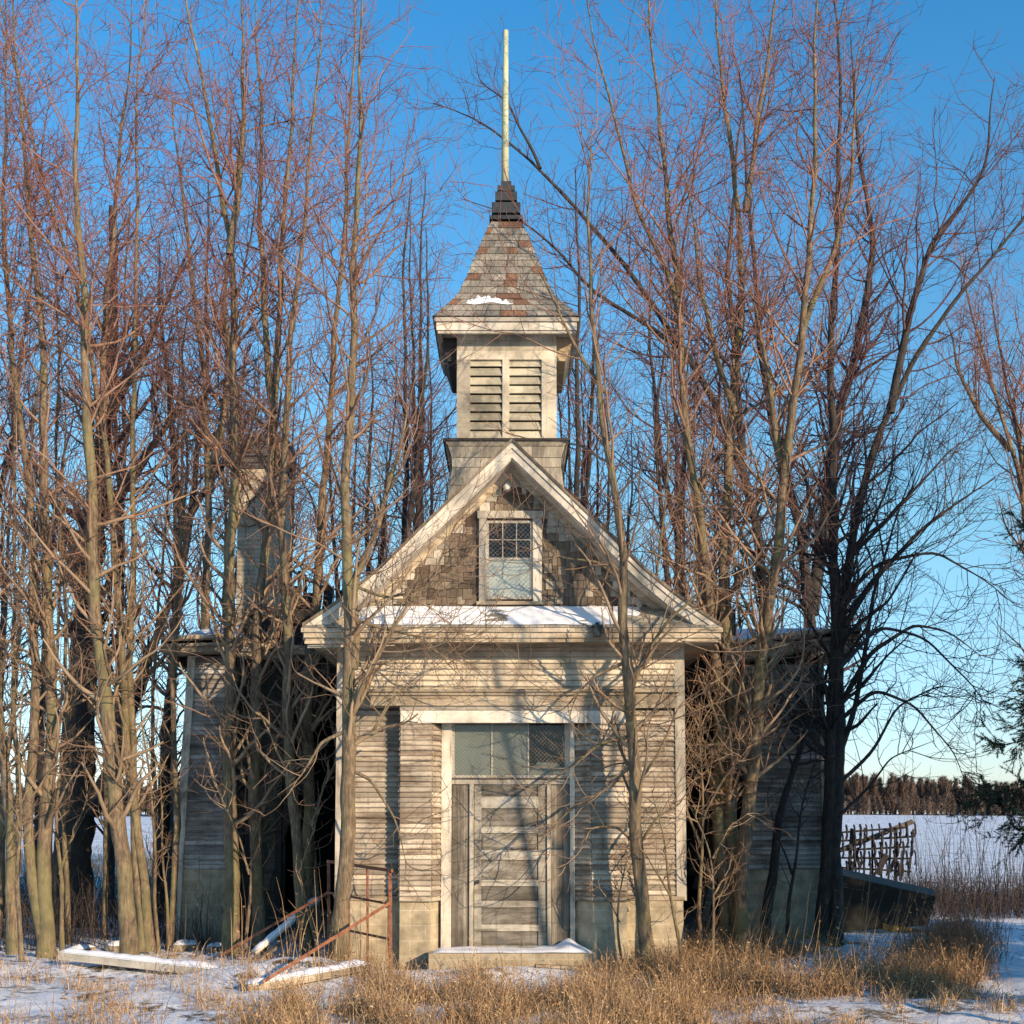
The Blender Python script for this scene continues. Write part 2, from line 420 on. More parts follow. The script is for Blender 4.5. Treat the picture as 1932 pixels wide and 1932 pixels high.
def grid(xs, ys, zf):
    X, Y = np.meshgrid(xs, ys); Z = zf(X, Y)
    V = np.stack([X.ravel(), Y.ravel(), Z.ravel()], 1); nx, ny = len(xs), len(ys)
    i = np.arange(nx * ny).reshape(ny, nx)
    Q = np.stack([i[:-1, :-1].ravel(), i[:-1, 1:].ravel(), i[1:, 1:].ravel(), i[1:, :-1].ravel()], 1)
    return V, Q
far = np.geomspace(.4, 2500, 60)
xs = np.concatenate([-(9 + far[::-1]), np.arange(-9, 9.01, .07), 9 + far])
ys = np.concatenate([-(8 + np.geomspace(.4, 400, 30)[::-1]), np.arange(-8, 5, .07), 5 + np.cumsum(np.geomspace(.1, 60, 90)), [2200, 3500]])
V, Q = grid(xs, ys, ground)
tag(mesh_np('ground', V, Q, ['snow_ground']), kind='structure')

# the snowed-over track that runs in from the lower right corner
ctr = [(4.5, -12), (4.9, -6), (5.4, -3.5), (5.9, -1), (6.5, 3), (7.1, 8), (9.0, 13), (14, 18), (24, 22)]
wd = [.8, .8, .75, .8, .95, 1.2, 1.3, 1.5, 1.8]
tt = np.linspace(0, len(ctr) - 1, 220); cxs = np.interp(tt, range(len(ctr)), [c[0] for c in ctr]); cys = np.interp(tt, range(len(ctr)), [c[1] for c in ctr]); ws = np.interp(tt, range(len(ctr)), wd)
cx_s = np.convolve(np.pad(cxs, 12, 'edge'), np.ones(25) / 25, 'valid'); cy_s = np.convolve(np.pad(cys, 12, 'edge'), np.ones(25) / 25, 'valid')
dx = np.gradient(cx_s); dy = np.gradient(cy_s); ln = np.hypot(dx, dy); nx_, ny_ = dy / ln, -dx / ln
us = np.linspace(-1, 1, 25)
PXs = cx_s[:, None] + nx_[:, None] * us[None] * ws[:, None]; PYs = cy_s[:, None] + ny_[:, None] * us[None] * ws[:, None]
edge = 1 - us[None] ** 8
PZ = ground(PXs, PYs) + .004 + .022 * edge * (1 - 1.2 * np.exp(-((np.abs(us[None]) - .5) / .16) ** 2)) + .012 * (vnoise(PXs, PYs, .25, 8) - .5) * edge - (1 - edge) * .03
V = np.stack([PXs.ravel(), PYs.ravel(), PZ.ravel()], 1); i = np.arange(220 * 25).reshape(220, 25)
Q = np.stack([i[:-1, :-1].ravel(), i[:-1, 1:].ravel(), i[1:, 1:].ravel(), i[1:, :-1].ravel()], 1)[:, ::-1]
tag(mesh_np('path', V, Q, ['snow']), kind='structure')

# ================================================================== THE SCHOOLHOUSE
SH = empty('schoolhouse', (0, 0, 0), 'abandoned weathered wooden schoolhouse with a louvred bell tower, gabled porch and sagging wings', 'schoolhouse')
CX = at(965, 1500, 0).x
YW, YB, YD, YE = 0.0, -.24, -.02, -.45          # porch wall, projecting door block, door plane, eave front
zfd = zat(1701, YB)                             # top of foundation
# --- porch wall
XL, XR = xat(637, 0, 1500), xat(1290, 0, 1500)
xbl, xbr = xat(755, YB), xat(1182, YB)          # door block
z_belt0, z_belt1 = zat(1328, YB - .06), zat(1300, YB - .06)
z_top = zat(1212, 0)
mb = MB()
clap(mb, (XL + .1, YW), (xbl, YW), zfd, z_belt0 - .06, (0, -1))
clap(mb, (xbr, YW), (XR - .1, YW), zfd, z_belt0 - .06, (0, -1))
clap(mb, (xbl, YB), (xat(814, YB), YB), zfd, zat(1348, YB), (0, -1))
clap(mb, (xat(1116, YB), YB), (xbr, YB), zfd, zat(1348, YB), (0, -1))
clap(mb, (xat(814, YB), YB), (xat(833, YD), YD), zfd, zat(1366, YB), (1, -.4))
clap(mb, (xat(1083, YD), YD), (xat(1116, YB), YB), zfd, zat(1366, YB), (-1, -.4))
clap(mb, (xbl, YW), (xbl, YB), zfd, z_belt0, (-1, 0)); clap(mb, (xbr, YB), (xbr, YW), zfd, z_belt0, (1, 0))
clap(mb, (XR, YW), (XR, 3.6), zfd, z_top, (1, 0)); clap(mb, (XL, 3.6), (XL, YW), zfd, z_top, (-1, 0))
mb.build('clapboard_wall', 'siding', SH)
mb = MB()                                       # pieces behind the boards, so nothing is open
mb.box(XL + .01, XL + .05, .03, 3.6, zfd, z_top); mb.box(XR - .05, XR - .01, .03, 3.6, zfd, z_top)
mb.box(XL + .05, xat(850, 0), .01, .05, .2, z_top); mb.box(xat(1075, 0), XR - .05, .01, .05, .2, z_top)
mb.box(xat(850, 0), xat(1075, 0), .01, .05, zat(1356, 0), z_top)
mb.box(xbl + .005, xat(812, YB), YB + .005, -.0, zfd, z_belt0); mb.box(xat(1118, YB), xbr - .005, YB + .005, -.0, zfd, z_belt0)
build_each(mb, 'wall_core', 'old_beam', SH)
mb = MB()
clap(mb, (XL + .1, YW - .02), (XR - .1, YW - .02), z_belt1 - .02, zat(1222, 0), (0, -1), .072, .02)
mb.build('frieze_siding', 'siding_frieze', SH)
mb = MB()
mb.box(XL - .02, XL + .1, -.035, .06, zfd, z_top + .02); mb.box(XR - .1, XR + .02, -.035, .06, zfd, z_top + .02)
mb.box(XL - .022, XL + .02, .062, .16, zfd, z_top); mb.box(XR - .02, XR + .022, .062, .16, zfd, z_top)
build_each(mb, 'corner_board', 'trim_vertical', SH)
# --- belt moulding over the door block
mb = MB()
xb0, xb1 = xat(690, YB), xat(1182, YB) + .02
mb.box(xb0, xb1, YB - .10, -.001, z_belt1 - .035, z_belt1); mb.box(xb0 + .03, xb1 - .03, YB - .07, -.003, z_belt1 - .075, z_belt1 - .037)
mb.box(xb0 + .05, xb1 - .05, YB - .04, -.005, z_belt0 - .02, z_belt1 - .077)
mb.box(XL + .05, XR - .05, -.10, -.012, z_belt1 - .02, z_belt1 + .012); mb.box(XL + .08, XR - .08, -.055, -.014, z_belt0 - .03, z_belt1 - .022)
mb.build('belt_moulding', 'trim_worn', SH)
mb = MB()                                       # shadowed board under the belt, then the white lintel
mb.box(xbl - .01, xbr + .01, YB - .012, -.008, zat(1340, YB), z_belt0 - .022)
mb.box(xbl + .0, xbr, YB - .03, YB + .05, zat(1364, YB), zat(1341, YB), 1)
build_each(mb, 'lintel', 'trim', SH)
# --- foundation
mb = MB()
mb.box(XL + .03, xbl - .001, -.02, .1, -.3, zfd - .002); mb.box(xbr + .001, XR - .02, -.02, .1, -.3, zfd - .002)
for a, b_, c, d in ((xbl + .0, xat(812, YB), xat(830, YD), xbl), (xat(1118, YB), xbr, xbr, xat(1086, YD))):
    mb.hexa([(a, YB + .012, -.3), (b_, YB + .012, -.3), (c, YD + .03, -.3), (d, YD + .03, -.3), (a, YB + .012, zfd), (b_, YB + .012, zfd), (c, YD + .03, zfd), (d, YD + .03, zfd)])
mb.box(XL + .03, XL + .2, .1, 3.6, -.3, zfd); mb.box(XR - .19, XR - .02, .1, 3.6, -.3, zfd)
build_each(mb, 'foundation', 'concrete_block', SH)
mb = MB(); mb.box(XL + .0, xbl - .004, -.04, -.0, zfd, zfd + .05); mb.box(xbr + .004, XR, -.04, 0, zfd, zfd + .05)
build_each(mb, 'water_table', 'trim_worn', SH)
# --- step
st = MB(); zs = zat(1799, -.62)
xs0, xs1 = xat(810, -.62), xat(1122, -.62)
st.box(xs0, xs1, -.62, -.30, -.2, zs); st.box(xat(826, -.3), xat(1108, -.3), -.2999, .0, -.2, zs - .002)
step = st.build('door_step', 'concrete_block', SH)
# --- door
zt, zb = zat(1480, YD), zs + .01
D_ = MB(); x0, x1 = xat(895, YD), xat(1031, YD)
pan = [(1482, 1503), (1525, 1560), (1572, 1604), (1622, 1660), (1672, 1700), (1712, 1745), (1757, 1784)]
D_.box(x0, x0 + .085, YD, YD + .045, zb, zt); D_.box(x1 - .1, x1, YD, YD + .045, zb, zt)
prev = zt
for k, (a, b_) in enumerate(pan):
    za = zat(a, YD); zb_ = zat(b_, YD)
    D_.box(x0 + .085, x1 - .1, YD + .001, YD + .045, za, prev, random.uniform(.75, 1)); prev = zb_
D_.box(x0 + .085, x1 - .1, YD + .001, YD + .045, zb, prev, .7)
door = D_.build('door', 'door_wood', SH)
for a, b_ in pan:
    q = MB(); q.box(x0 + .086, x1 - .101, YD + .024, YD + .04, zat(b_, YD), zat(a, YD))
    q.hexa([(x0 + .11, YD + .018, zat(b_, YD) + .025), (x1 - .125, YD + .018, zat(b_, YD) + .025), (x1 - .101, YD + .026, zat(b_, YD) + .002), (x0 + .086, YD + .026, zat(b_, YD) + .002),
            (x0 + .11, YD + .018, zat(a, YD) - .02), (x1 - .125, YD + .018, zat(a, YD) - .02), (x1 - .101, YD + .026, zat(a, YD)), (x0 + .086, YD + .026, zat(a, YD))])
    q.build('door_panel', 'door_panel_wood', door)
q = MB(); zk = zat(1664, YD); q.tube([(x0 + .04, YD - .055, zk), (x0 + .04, YD, zk)], [.024, .012], 10); q.tube([(x0 + .04, YD - .06, zk), (x0 + .04, YD - .045, zk)], [.02, .026], 10)
q.build('door_knob', 'black_metal', door)
# frame round the door and the transom
fr = MB()
xa, xb = xat(852, YD), xat(1075, YD)
zlin = zat(1358, YD)
fr.box(xat(833, YD), xa, YD - .05, YD + .06, zs - .01, zlin + .03, .95)
fr.box(xb, xat(1084, YD), YD - .05, YD + .06, zs - .01, zlin + .03, .9)
fr.box(xa, xb, YD - .05, YD + .06, zlin, zlin + .03, .7)
fr.box(xa, xb, YD - .03, YD + .06, zt + .002, zat(1471, YD), .2)
for px0, px1 in ((886, 894), (1032, 1039)): fr.box(xat(px0, YD), xat(px1, YD), YD - .03, YD + .055, zs - .008, zt, .45)
fr.build('door_frame', 'trim_vertical', SH)
for px0, px1 in ((852.5, 885.5), (1039.5, 1074)):
    q = MB(); a, b_ = xat(px0, YD), xat(px1, YD)
    k = 3
    for j in range(k): q.box(a + (b_ - a) * j / k + .002, a + (b_ - a) * (j + 1) / k, YD + .002, YD + .03, zs - .005, zt - .001)
    q.build('side_panel', 'door_vertical', SH)
def wire_net(mb, x0, x1, z0, z1, y, s=.034, w_=.0021):
    h = z1 - z0; L = x1 - x0
    for sg in (1, -1):
        c = -h
        while c < L:
            a0, a1 = max(0, c), min(L, c + h)
            if a1 > a0 + .01:
                za, zb_ = (a0 - c), (a1 - c)
                if sg < 0: za, zb_ = h - za, h - zb_
                mb.bar((x0 + a0, y, z0 + za), (x0 + a1, y, z0 + zb_), w_, w_, .5)
            c += s * 1.42
# transom window
TR = MB(); z0, z1 = zat(1469, YD), zat(1358, YD)
TR.box(xa, xa + .035, YD - .02, YD + .03, z0, z1); TR.box(xb - .06, xb, YD - .02, YD + .03, z0, z1)
TR.box(xa + .035, xb - .06, YD - .02, YD + .03, z1 - .03, z1); TR.box(xa + .035, xb - .06, YD - .02, YD + .03, z0, z0 + .04)
tr = TR.build('transom_window', 'frame_wood', SH)
px_m = [xa + .035, xat(928, YD), xat(997, YD), xb - .06]
q = MB()
for k in (1, 2): q.box(px_m[k] - .009, px_m[k] + .009, YD - .012, YD + .02, z0 + .04, z1 - .03)
build_each(q, 'muntin', 'frame_wood', tr)
for k in range(3):
    q = MB(); q.box(px_m[k] + .009 * (k > 0), px_m[k + 1] - .009 * (k < 2), YD + .004, YD + .009, z0 + .041, z1 - .031)
    o = q.build('pane', 'curtained_glass' if k < 2 else 'dark_glass', tr)
q = MB(); q.box(px_m[2] + .01, px_m[3], YD - .003, YD + .002, z0 + .041, z0 + .1); q.poly([(px_m[2] + .01, YD - .002, z0 + .1), (px_m[3], YD - .002, z0 + .1), (px_m[3] - .1, YD - .002, z0 + .19), (px_m[2] + .12, YD - .002, z0 + .2)])
tag(q.build('broken_pane', 'curtained_glass', tr), 'jagged lower remnant of the broken right pane')
q = MB(); wire_net(q, xa + .01, xb - .03, z0 + .005, z1 - .005, YD - .026); q.bar((xa, YD - .028, z0 + .01), (xb - .02, YD - .028, z0 + .01), .012, .006); q.bar((xa, YD - .028, z1 - .01), (xb - .02, YD - .028, z1 - .01), .012, .006)
q.build('wire_mesh', 'wire', tr)

# --- gable over the porch: bell-curved rake
hp = [(0, 832), (95, 923), (170, 995), (248, 1072), (303, 1117), (350, 1151), (395, 1181)]
prof = [(at(966 + dx_, py_, YE).x, at(966 + dx_, py_, YE).z) for dx_, py_ in hp]
def prof_z(x):
    x = abs(x); return float(np.interp(x, [p[0] for p in prof], [p[1] for p in prof]))
def sweep(mb, off_top, off_bot, y0, y1, sgn, inset=0, tn=None, step_=1):
    """band between two vertical offsets below the profile, from y0 to y1, on one side"""
    for k in range(len(prof) - 1):
        (xa_, za_), (xb_, zb_) = prof[k], prof[k + 1]
        if inset and k == len(prof) - 2: xb_ -= inset; zb_ = prof_z(xb_)
        if sgn > 0: xa1, xb1 = xa_, xb_
        else: xa1, xb1 = -xb_, -xa_; za_, zb_ = zb_, za_
        mb.hexa([(xa1, y0, za_ - off_bot), (xb1, y0, zb_ - off_bot), (xb1, y1, zb_ - off_bot), (xa1, y1, za_ - off_bot),
                 (xa1, y0, za_ - off_top), (xb1, y0, zb_ - off_top), (xb1, y1, zb_ - off_top), (xa1, y1, za_ - off_top)], tn)
rf = MB()
for s in (1, -1): sweep(rf, -.03, .012, YE - .03, 3.7, s)
rf.build('porch_roof', 'roof_shingle', SH)
for s in (1, -1):
    q = MB(); sweep(q, .014, .085, YE - .012, YE + .03, s, .0, .9); sweep(q, .087, .20, YE + .008, YE + .035, s, .06, .75)
    o = q.build('rake_board', 'trim', SH)
    q = MB(); sweep(q, .20, .215, YE + .036, -.001, s, .25, .8); q.build('rake_soffit', 'trim', SH)
    q = MB(); sweep(q, .216, .32, -.055, -.026, s, .45, .7); q.build('rake_frieze', 'trim_worn', SH)
# shingled gable wall
zg0 = zat(1148, 0)
gw = MB(); gpt = MB(); z = zg0 - .05; kk = 0
wx0, wx1, wz0, wz1 = xat(903, 0), xat(1023, 0), zat(1136, 0), zat(967, 0)
while z < prof[0][1] - .25:
    zt_ = z + .098
    xm = 0.0
    while prof_z(xm) - .19 > z and xm < 2.4: xm += .02
    x = -xm
    while x < xm:
        ww = random.uniform(.05, .15); xe = min(x + ww, xm)
        if not (xe > wx0 and x < wx1 and zt_ > wz0 and z < wz1):
            o = random.uniform(.012, .024); j = random.uniform(-.012, .01) if random.random() < .7 else random.uniform(-.035, .02)
            t = min(1, max(0, random.gauss(.5, .2)))
            a = (x + .003, -o, z + j); b_ = (xe - .003, -o, z + j + random.uniform(-.004, .004)); c = (xe - .003, -.003, zt_ + .02); d = (x + .003, -.003, zt_ + .02)
            dd_ = prof_z((x + xe) / 2) - .22 - z + .06 * math.sin(x * 9) + random.uniform(-.12, .12)
            gq = gpt if dd_ < (.27 if abs(x) > .5 else .2) else gw
            gq.poly([a, b_, c, d], t); gq.poly([(a[0], 0, a[2]), (b_[0], 0, b_[2]), b_, a], t * .5)
            gq.poly([(a[0], 0, a[2]), a, d], t); gq.poly([(b_[0], 0, b_[2]), c, b_], t)
        x = xe
    z = zt_
build_each(gw, 'gable_shingles', 'wall_shingle', SH, .02)
for o in build_each(gpt, 'gable_shingles', 'painted_shingle', SH, .07): tag(o, 'band of shingles under the rake that still keeps its white paint')
gc = MB(); k0 = [(x_, z_ - .2) for x_, z_ in prof if z_ - .2 > zg0 - .1]
gp = [(-x_, 0.003, z_) for x_, z_ in k0[::-1]] + [(x_, 0.003, z_) for x_, z_ in k0[1:]]
gc.poly([(gp[0][0], .003, zg0 - .3)] + gp + [(gp[-1][0], .003, zg0 - .3)], .1); gc.build('gable_core', 'old_beam', SH)
# gable window
q = MB(); ax0, ax1, az0, az1 = xat(917, 0), xat(1006, 0), zat(1131, 0), zat(983, 0)
q.box(wx0, ax0, -.05, .0, wz0, wz1 - .08); q.box(ax1, wx1, -.05, .0, wz0, wz1 - .08); q.box(wx0 - .02, wx1 + .02, -.06, 0, wz1 - .08, wz1 + .01)
gwn = q.build('gable_window', 'trim_vertical', SH)
q = MB(); q.box(wx0 - .03, wx1 + .03, -.09, .0, wz0 - .04, wz0 - .002); q.build('sill', 'trim_worn', gwn)
zm = zat(1055, 0)
q = MB(); e = .02
q.box(ax0, ax0 + .03, -.02, -.0, az0, az1); q.box(ax1 - .03, ax1, -.02, -.0, az0, az1)
q.box(ax0 + .03, ax1 - .03, -.02, 0, az1 - .03, az1); q.box(ax0 + .03, ax1 - .03, -.02, 0, az0, az0 + .035); q.box(ax0 + .03, ax1 - .03, -.026, 0, zm - .012, zm + .014)
q.build('sash', 'frame_wood', gwn)
q = MB(); wpan = (ax1 - ax0 - .06) / 3
for k in (1, 2): q.box(ax0 + .03 + wpan * k - .006, ax0 + .03 + wpan * k + .006, -.018, -.002, zm + .015, az1 - .031)
q.box(ax0 + .03, ax1 - .03, -.0165, -.004, (zm + az1) / 2 - .005, (zm + az1) / 2 + .005); build_each(q, 'muntin', 'frame_wood', gwn)
q = MB(); q.box(ax0 + .03, ax1 - .03, -.0035, -.001, zm + .014, az1 - .03); q.build('upper_pane', 'dark_glass', gwn)
q = MB(); q.box(ax0 + .03, ax1 - .03, -.007, -.001, az0 + .035, zm - .012); q.build('lower_pane', 'pale_glass', gwn)
q = MB(); wire_net(q, ax0 + .004, ax1 - .004, az0, az1, -.034, .04); q.build('wire_mesh', 'wire', gwn)
# insulator under the ridge, old lamp on the cornice
q = MB(); c = at(957, 922, -.03)
q.tube([(c.x, -.16, c.z), (c.x, -.13, c.z), (c.x, -.10, c.z), (c.x, -.07, c.z), (c.x, -.0, c.z)], [.03, .05, .034, .05, .02], 14)
q.build('insulator', 'porcelain', SH, True)
q = MB(); c = at(1127, 1190, -.56)
q.box(c.x - .045, c.x + .045, -.60, -.51, c.z - .07, c.z + .05); q.box(c.x - .06, c.x + .06, -.615, -.495, c.z + .05, c.z + .065); q.box(c.x - .025, c.x + .025, -.58, -.53, c.z + .065, c.z + .1); q.box(c.x - .015, c.x + .015, -.53, -.47, c.z + .08, c.z + .1)
q.build('porch_lantern', 'black_metal', SH)
# --- pent roof and cornice
ze = prof[-1][1]; xe_ = prof[-1][0]
pr = MB()
rows = 4; zp1 = zg0 + .02
for r_ in range(rows):
    x = -xe_ + .02
    while x < xe_ - .02:
        ww = random.uniform(.14, .26); xx = min(x + ww, xe_ - .02)
        f0, f1 = r_ / rows, (r_ + 1.15) / rows
        ya, yb = YE - .03 + (0 - YE) * f0, YE - .03 + (0 - YE) * f1; za_, zb_ = ze - .02 + (zp1 - ze) * f0, ze - .02 + (zp1 - ze) * f1
        f1x = 1 - .13 * f0
        pr.hexa([(x * f1x + .003, ya, za_), (xx * f1x - .003, ya, za_), (xx * f1x - .003, yb, zb_), (x * f1x + .003, yb, zb_)] + [(x * f1x + .003, ya, za_ + .018), (xx * f1x - .003, ya, za_ + .018), (xx * f1x - .003, yb, zb_ + .004), (x * f1x + .003, yb, zb_ + .004)])
        x = xx
pr.build('pent_roof', 'base_shingle', SH)
q = MB(); zc = ze - .03
q.box(-xe_ - .01, xe_ + .01, YE - .06, YE + .1, zc - .05, zc, .8)
q.box(-xe_ + .02, xe_ - .02, YE - .035, YE + .1, zc - .115, zc - .052, .95)
q.box(-xe_ + .04, xe_ - .04, YE - .01, YE + .1, zc - .165, zc - .117, .6)
q.box(-xe_ + .06, xe_ - .06, YE + .1, -.002, zc - .15, zc - .12, .6)
for s in (1, -1):
    a, b_ = sorted((s * (xe_ + .01), s * (xe_ - .09)))
    q.box(a, b_, YE + .1, 3.5, zc - .12, zc - .002, .7)
    a, b_ = sorted((s * (xe_ - .09), s * (XR - .02)))
    q.box(a, b_, .1, 3.5, zc - .14, zc - .11, .5)
q.box(XL - .01, XR + .01, -.09, .0, zat(1222, 0), zc - .151, .55)
q.box(XL + .03, XR - .03, -.06, .0, zat(1222, 0) - .04, zat(1222, 0) - .002, .8)
q.build('cornice', 'trim_worn', SH)
q = MB(); zz = zc - .2; q.bar((-xe_ + .03, YE - .02, zz + .03), (-.7, YE + .02, zc - .15), .035, .02, .9); q.bar((-xe_ + .06, YE + .0, zz - .02), (-1.4, YE + .05, zc - .19), .03, .02, .6)
tag(build_each(q, 'loose_moulding', 'trim_worn', SH, 1)[0], 'strip of moulding hanging loose under the left end of the cornice')

# --- bell tower
YT = 2.0
xt0, xt1 = xat(862, YT, 700), xat(1050, YT, 700)
tcx = (xt0 + xt1) / 2; hw = (xt1 - xt0) / 2; YC = YT + hw
ztb, ztt = zat(836, YT), zat(625, YT)
q = MB()
lx0, lx1, lz0, lz1 = xat(887, YT, 750), xat(1022, YT, 750), zat(831, YT), zat(678, YT)
xm0, xm1 = xat(948, YT, 750), xat(961, YT, 750)
q.box(xt0, lx0, YT, YT + .06, ztb - .2, lz1); q.box(lx1, xt1, YT, YT + .06, ztb - .2, lz1); q.box(xm0, xm1, YT + .003, YT + .06, ztb - .1, lz1)
q.box(xt0, xt1, YT + .001, YT + .06, lz1, lz1 + .13, .9); q.box(xt0, xt1, YT + .001, YT + .06, lz1 + .133, lz1 + .27, .6); q.box(xt0, xt1, YT + .0012, YT + .06, lz1 + .273, ztt + .05, .95)
q.box(xt0 + .0, xt0 + .05, YT + .061, YC + hw, ztb - .2, ztt + .05); q.box(xt1 - .05, xt1, YT + .061, YC + hw, ztb - .2, ztt + .05); q.box(xt0 + .05, xt1 - .05, YC + hw - .05, YC + hw, ztb - .2, ztt + .05)
tw = q.build('bell_tower', 'tower_board', SH)
for (a, b_) in ((lx0, xm0), (xm1, lx1)):
    q = MB(); nsl = 9; dz = (lz1 - lz0) / nsl
    for k in range(nsl):
        zb0 = lz0 + .035 + k * dz + random.uniform(-.004, .004)
        q.hexa([(a, YT + .012, zb0), (b_, YT + .012, zb0), (b_, YT + .03, zb0 - .003), (a, YT + .03, zb0 - .003), (a, YT + .06, zb0 + dz * .92), (b_, YT + .06, zb0 + dz * .92), (b_, YT + .078, zb0 + dz * .90), (a, YT + .078, zb0 + dz * .90)])
    q.build('louver', 'louver_board', tw)
q = MB(); q.box(xt0 + .052, xt1 - .052, YT + .16, YT + .17, ztb, ztt); q.build('tower_dark_backing', 'void', tw)  # near-black sheet painted as the darkness behind the louvres
# flared base with shingles
fl = [(838, 832), (846, 842), (852, 862), (853, 880), (848, 915), (842, 960)]
hwf = [(tcx - at(p, q_, YT - .1).x, at(p, q_, YT - .1).z) for p, q_ in fl]
q = MB()
for k in range(len(hwf) - 1):
    (wa, za_), (wb, zb_) = hwf[k], hwf[k + 1]
    for (ux, uy) in ((1, 0), (0, 1), (-1, 0), (0, -1)):
        nsh = 9; L = 2 * wb
        for j in range(nsh):
            f0, f1 = -1 + 2 * j / nsh, -1 + 2 * (j + 1) / nsh
            off = (.5 if k % 2 else 0) / nsh
            def pt(w_, f, z_, o=0): 
                f = max(-1, min(1, f + off * 2 if abs(f) < 1 else f))
                return (tcx + ux * (w_ + o) - uy * f * w_, YC + uy * (w_ + o) + ux * f * w_, z_)
            q.poly([pt(wa, f0, za_, .0), pt(wb, f0, zb_, .014), pt(wb, f1, zb_, .014), pt(wa, f1, za_, .0)][::-1])
            q.poly([pt(wb, f0, zb_, .014), pt(wb, f0, zb_, 0), pt(wb, f1, zb_, 0), pt(wb, f1, zb_, .014)][::-1])
wb, zb_ = hwf[-1]
q.box(tcx - wb + .02, tcx + wb - .02, YC - wb + .02, YC + wb - .02, 4.6, zb_ + .0, .3)
q.build('tower_base', 'base_shingle', tw)
q = MB(); wa, za_ = hwf[0]; q.box(tcx - wa - .015, tcx + wa + .015, YC - wa - .015, YC + wa + .015, za_ - .015, za_ + .02, .2); q.build('base_cap', 'dark_wood', tw)
# tower cornice
we = (at(1092, 597, YT - .27).x - at(819, 597, YT - .27).x) / 2
q = MB(); zf = zat(600, YT - .27)
for (w_, a, b_, t) in ((we, -.055, 0, .3), (we - .03, -.17, -.057, .9), (we - .05, -.21, -.172, .6)):
    q.box(tcx - w_, tcx + w_, YC - w_, YC - w_ + .05, zf + a, zf + b_, t); q.box(tcx - w_, tcx + w_, YC + w_ - .05, YC + w_, zf + a, zf + b_, t)
    q.box(tcx - w_, tcx - w_ + .05, YC - w_ + .05, YC + w_ - .05, zf + a, zf + b_, t); q.box(tcx + w_ - .05, tcx + w_, YC - w_ + .05, YC + w_ - .05, zf + a, zf + b_, t)
q.box(tcx - hw - .06, tcx + hw + .06, YT - .07, YT - .001, ztt + .0, ztt + .06, .7)
q.build('tower_cornice', 'trim', tw)
q = MB(); q.box(tcx - we + .05, tcx + we - .05, YC - we + .05, YC + we - .05, zf - .14, zf - .12, .8)
q.build('tower_soffit', 'tower_board', tw)
zlo = zat(689, YT + .3)
for s in (1, -1):                                       # boarded slope under the side eaves
    q = MB(); A = (tcx + s * (we - .06), zf - .15); B = (tcx + s * (hw + .13), zlo); C = (tcx + s * (hw + .002), zlo); Dd = (tcx + s * (hw + .002), zf - .15)
    pts = [A, B, C, Dd] if s < 0 else [A, Dd, C, B]
    y0_, y1_ = YT + .12, YC + we - .06
    q.hexa([(p[0], y0_, p[1]) for p in pts] + [(p[0], y1_, p[1]) for p in pts]); q.build('eave_boarding', 'sheath_boards' if s > 0 else 'dark_wood', tw)  # left slope coloured dark for its shaded side, right one as sunlit boards
# spire: bell-curved, slated
sp = [(137, 596), (114, 577), (92, 558), (74, 524), (61, 491), (47, 459), (33, 428), (28, 418)]
spw = []
for dx_, py_ in sp:
    # each ring stands at its own depth: solve for the half width so the front edge lands right
    w_ = .5
    for _ in range(8):
        p = at(955 + dx_, py_, YC - w_); w_ = p.x - at(955, py_, YC - w_).x
    spw.append((w_, at(955, py_, YC - w_).z))
sz = [p[1] for p in spw]; sw = [p[0] for p in spw]
def ringw(z): return float(np.interp(z, sz, sw))
scx = at(955, 500, YC).x
q = MB(); ncs = 15; zs_ = np.linspace(sz[0], sz[-1], ncs + 1)
for k in range(ncs):
    za_, zb_ = zs_[k], zs_[k + 1]; wa, wb = ringw(za_) + .014, ringw(zb_)
    for (ux, uy) in ((1, 0), (0, 1), (-1, 0), (0, -1)):
        x = -wa; first = True
        while x < wa - 1e-4:
            xe = x + random.uniform(.13, .22)
            if first and k % 2: xe = x + .09
            first = False
            if wa - xe < .06: xe = wa
            fa, fb = x / wa, xe / wa
            hip = abs(fa) > .99 or abs(fb) > .99
            patch = (uy == -1 and 3 <= k <= 6 and -.15 < (fa + fb) / 2 < .35) or (uy == -1 and k < 3 and .0 < (fa + fb) / 2 < .22) or (hip and k > 5 and random.random() < .5) or (k >= ncs - 2 and random.random() < .6) or random.random() < .05
            t = random.uniform(.79, 1) if patch and random.random() < .8 else random.uniform(.0, .79)
            def pt(w_, f, z_): return (scx + ux * w_ - uy * f * w_, YC + uy * w_ + ux * f * w_, z_)
            q.poly([pt(wa, fa + .004, za_), pt(wa, fb - .004, za_), pt(wb, fb - .004, zb_), pt(wb, fa + .004, zb_)], t)
            q.poly([pt(wa - .014, fa, za_), pt(wa - .014, fb, za_), pt(wa, fb, za_), pt(wa, fa, za_)], .1)
            x = xe
q.box(scx - ringw(sz[0]) + .02, scx + ringw(sz[0]) - .02, YC - sw[0] + .02, YC + sw[0] - .02, sz[0] - .05, sz[0] + .005, .1)
q.build('spire_roof', 'slate', tw)
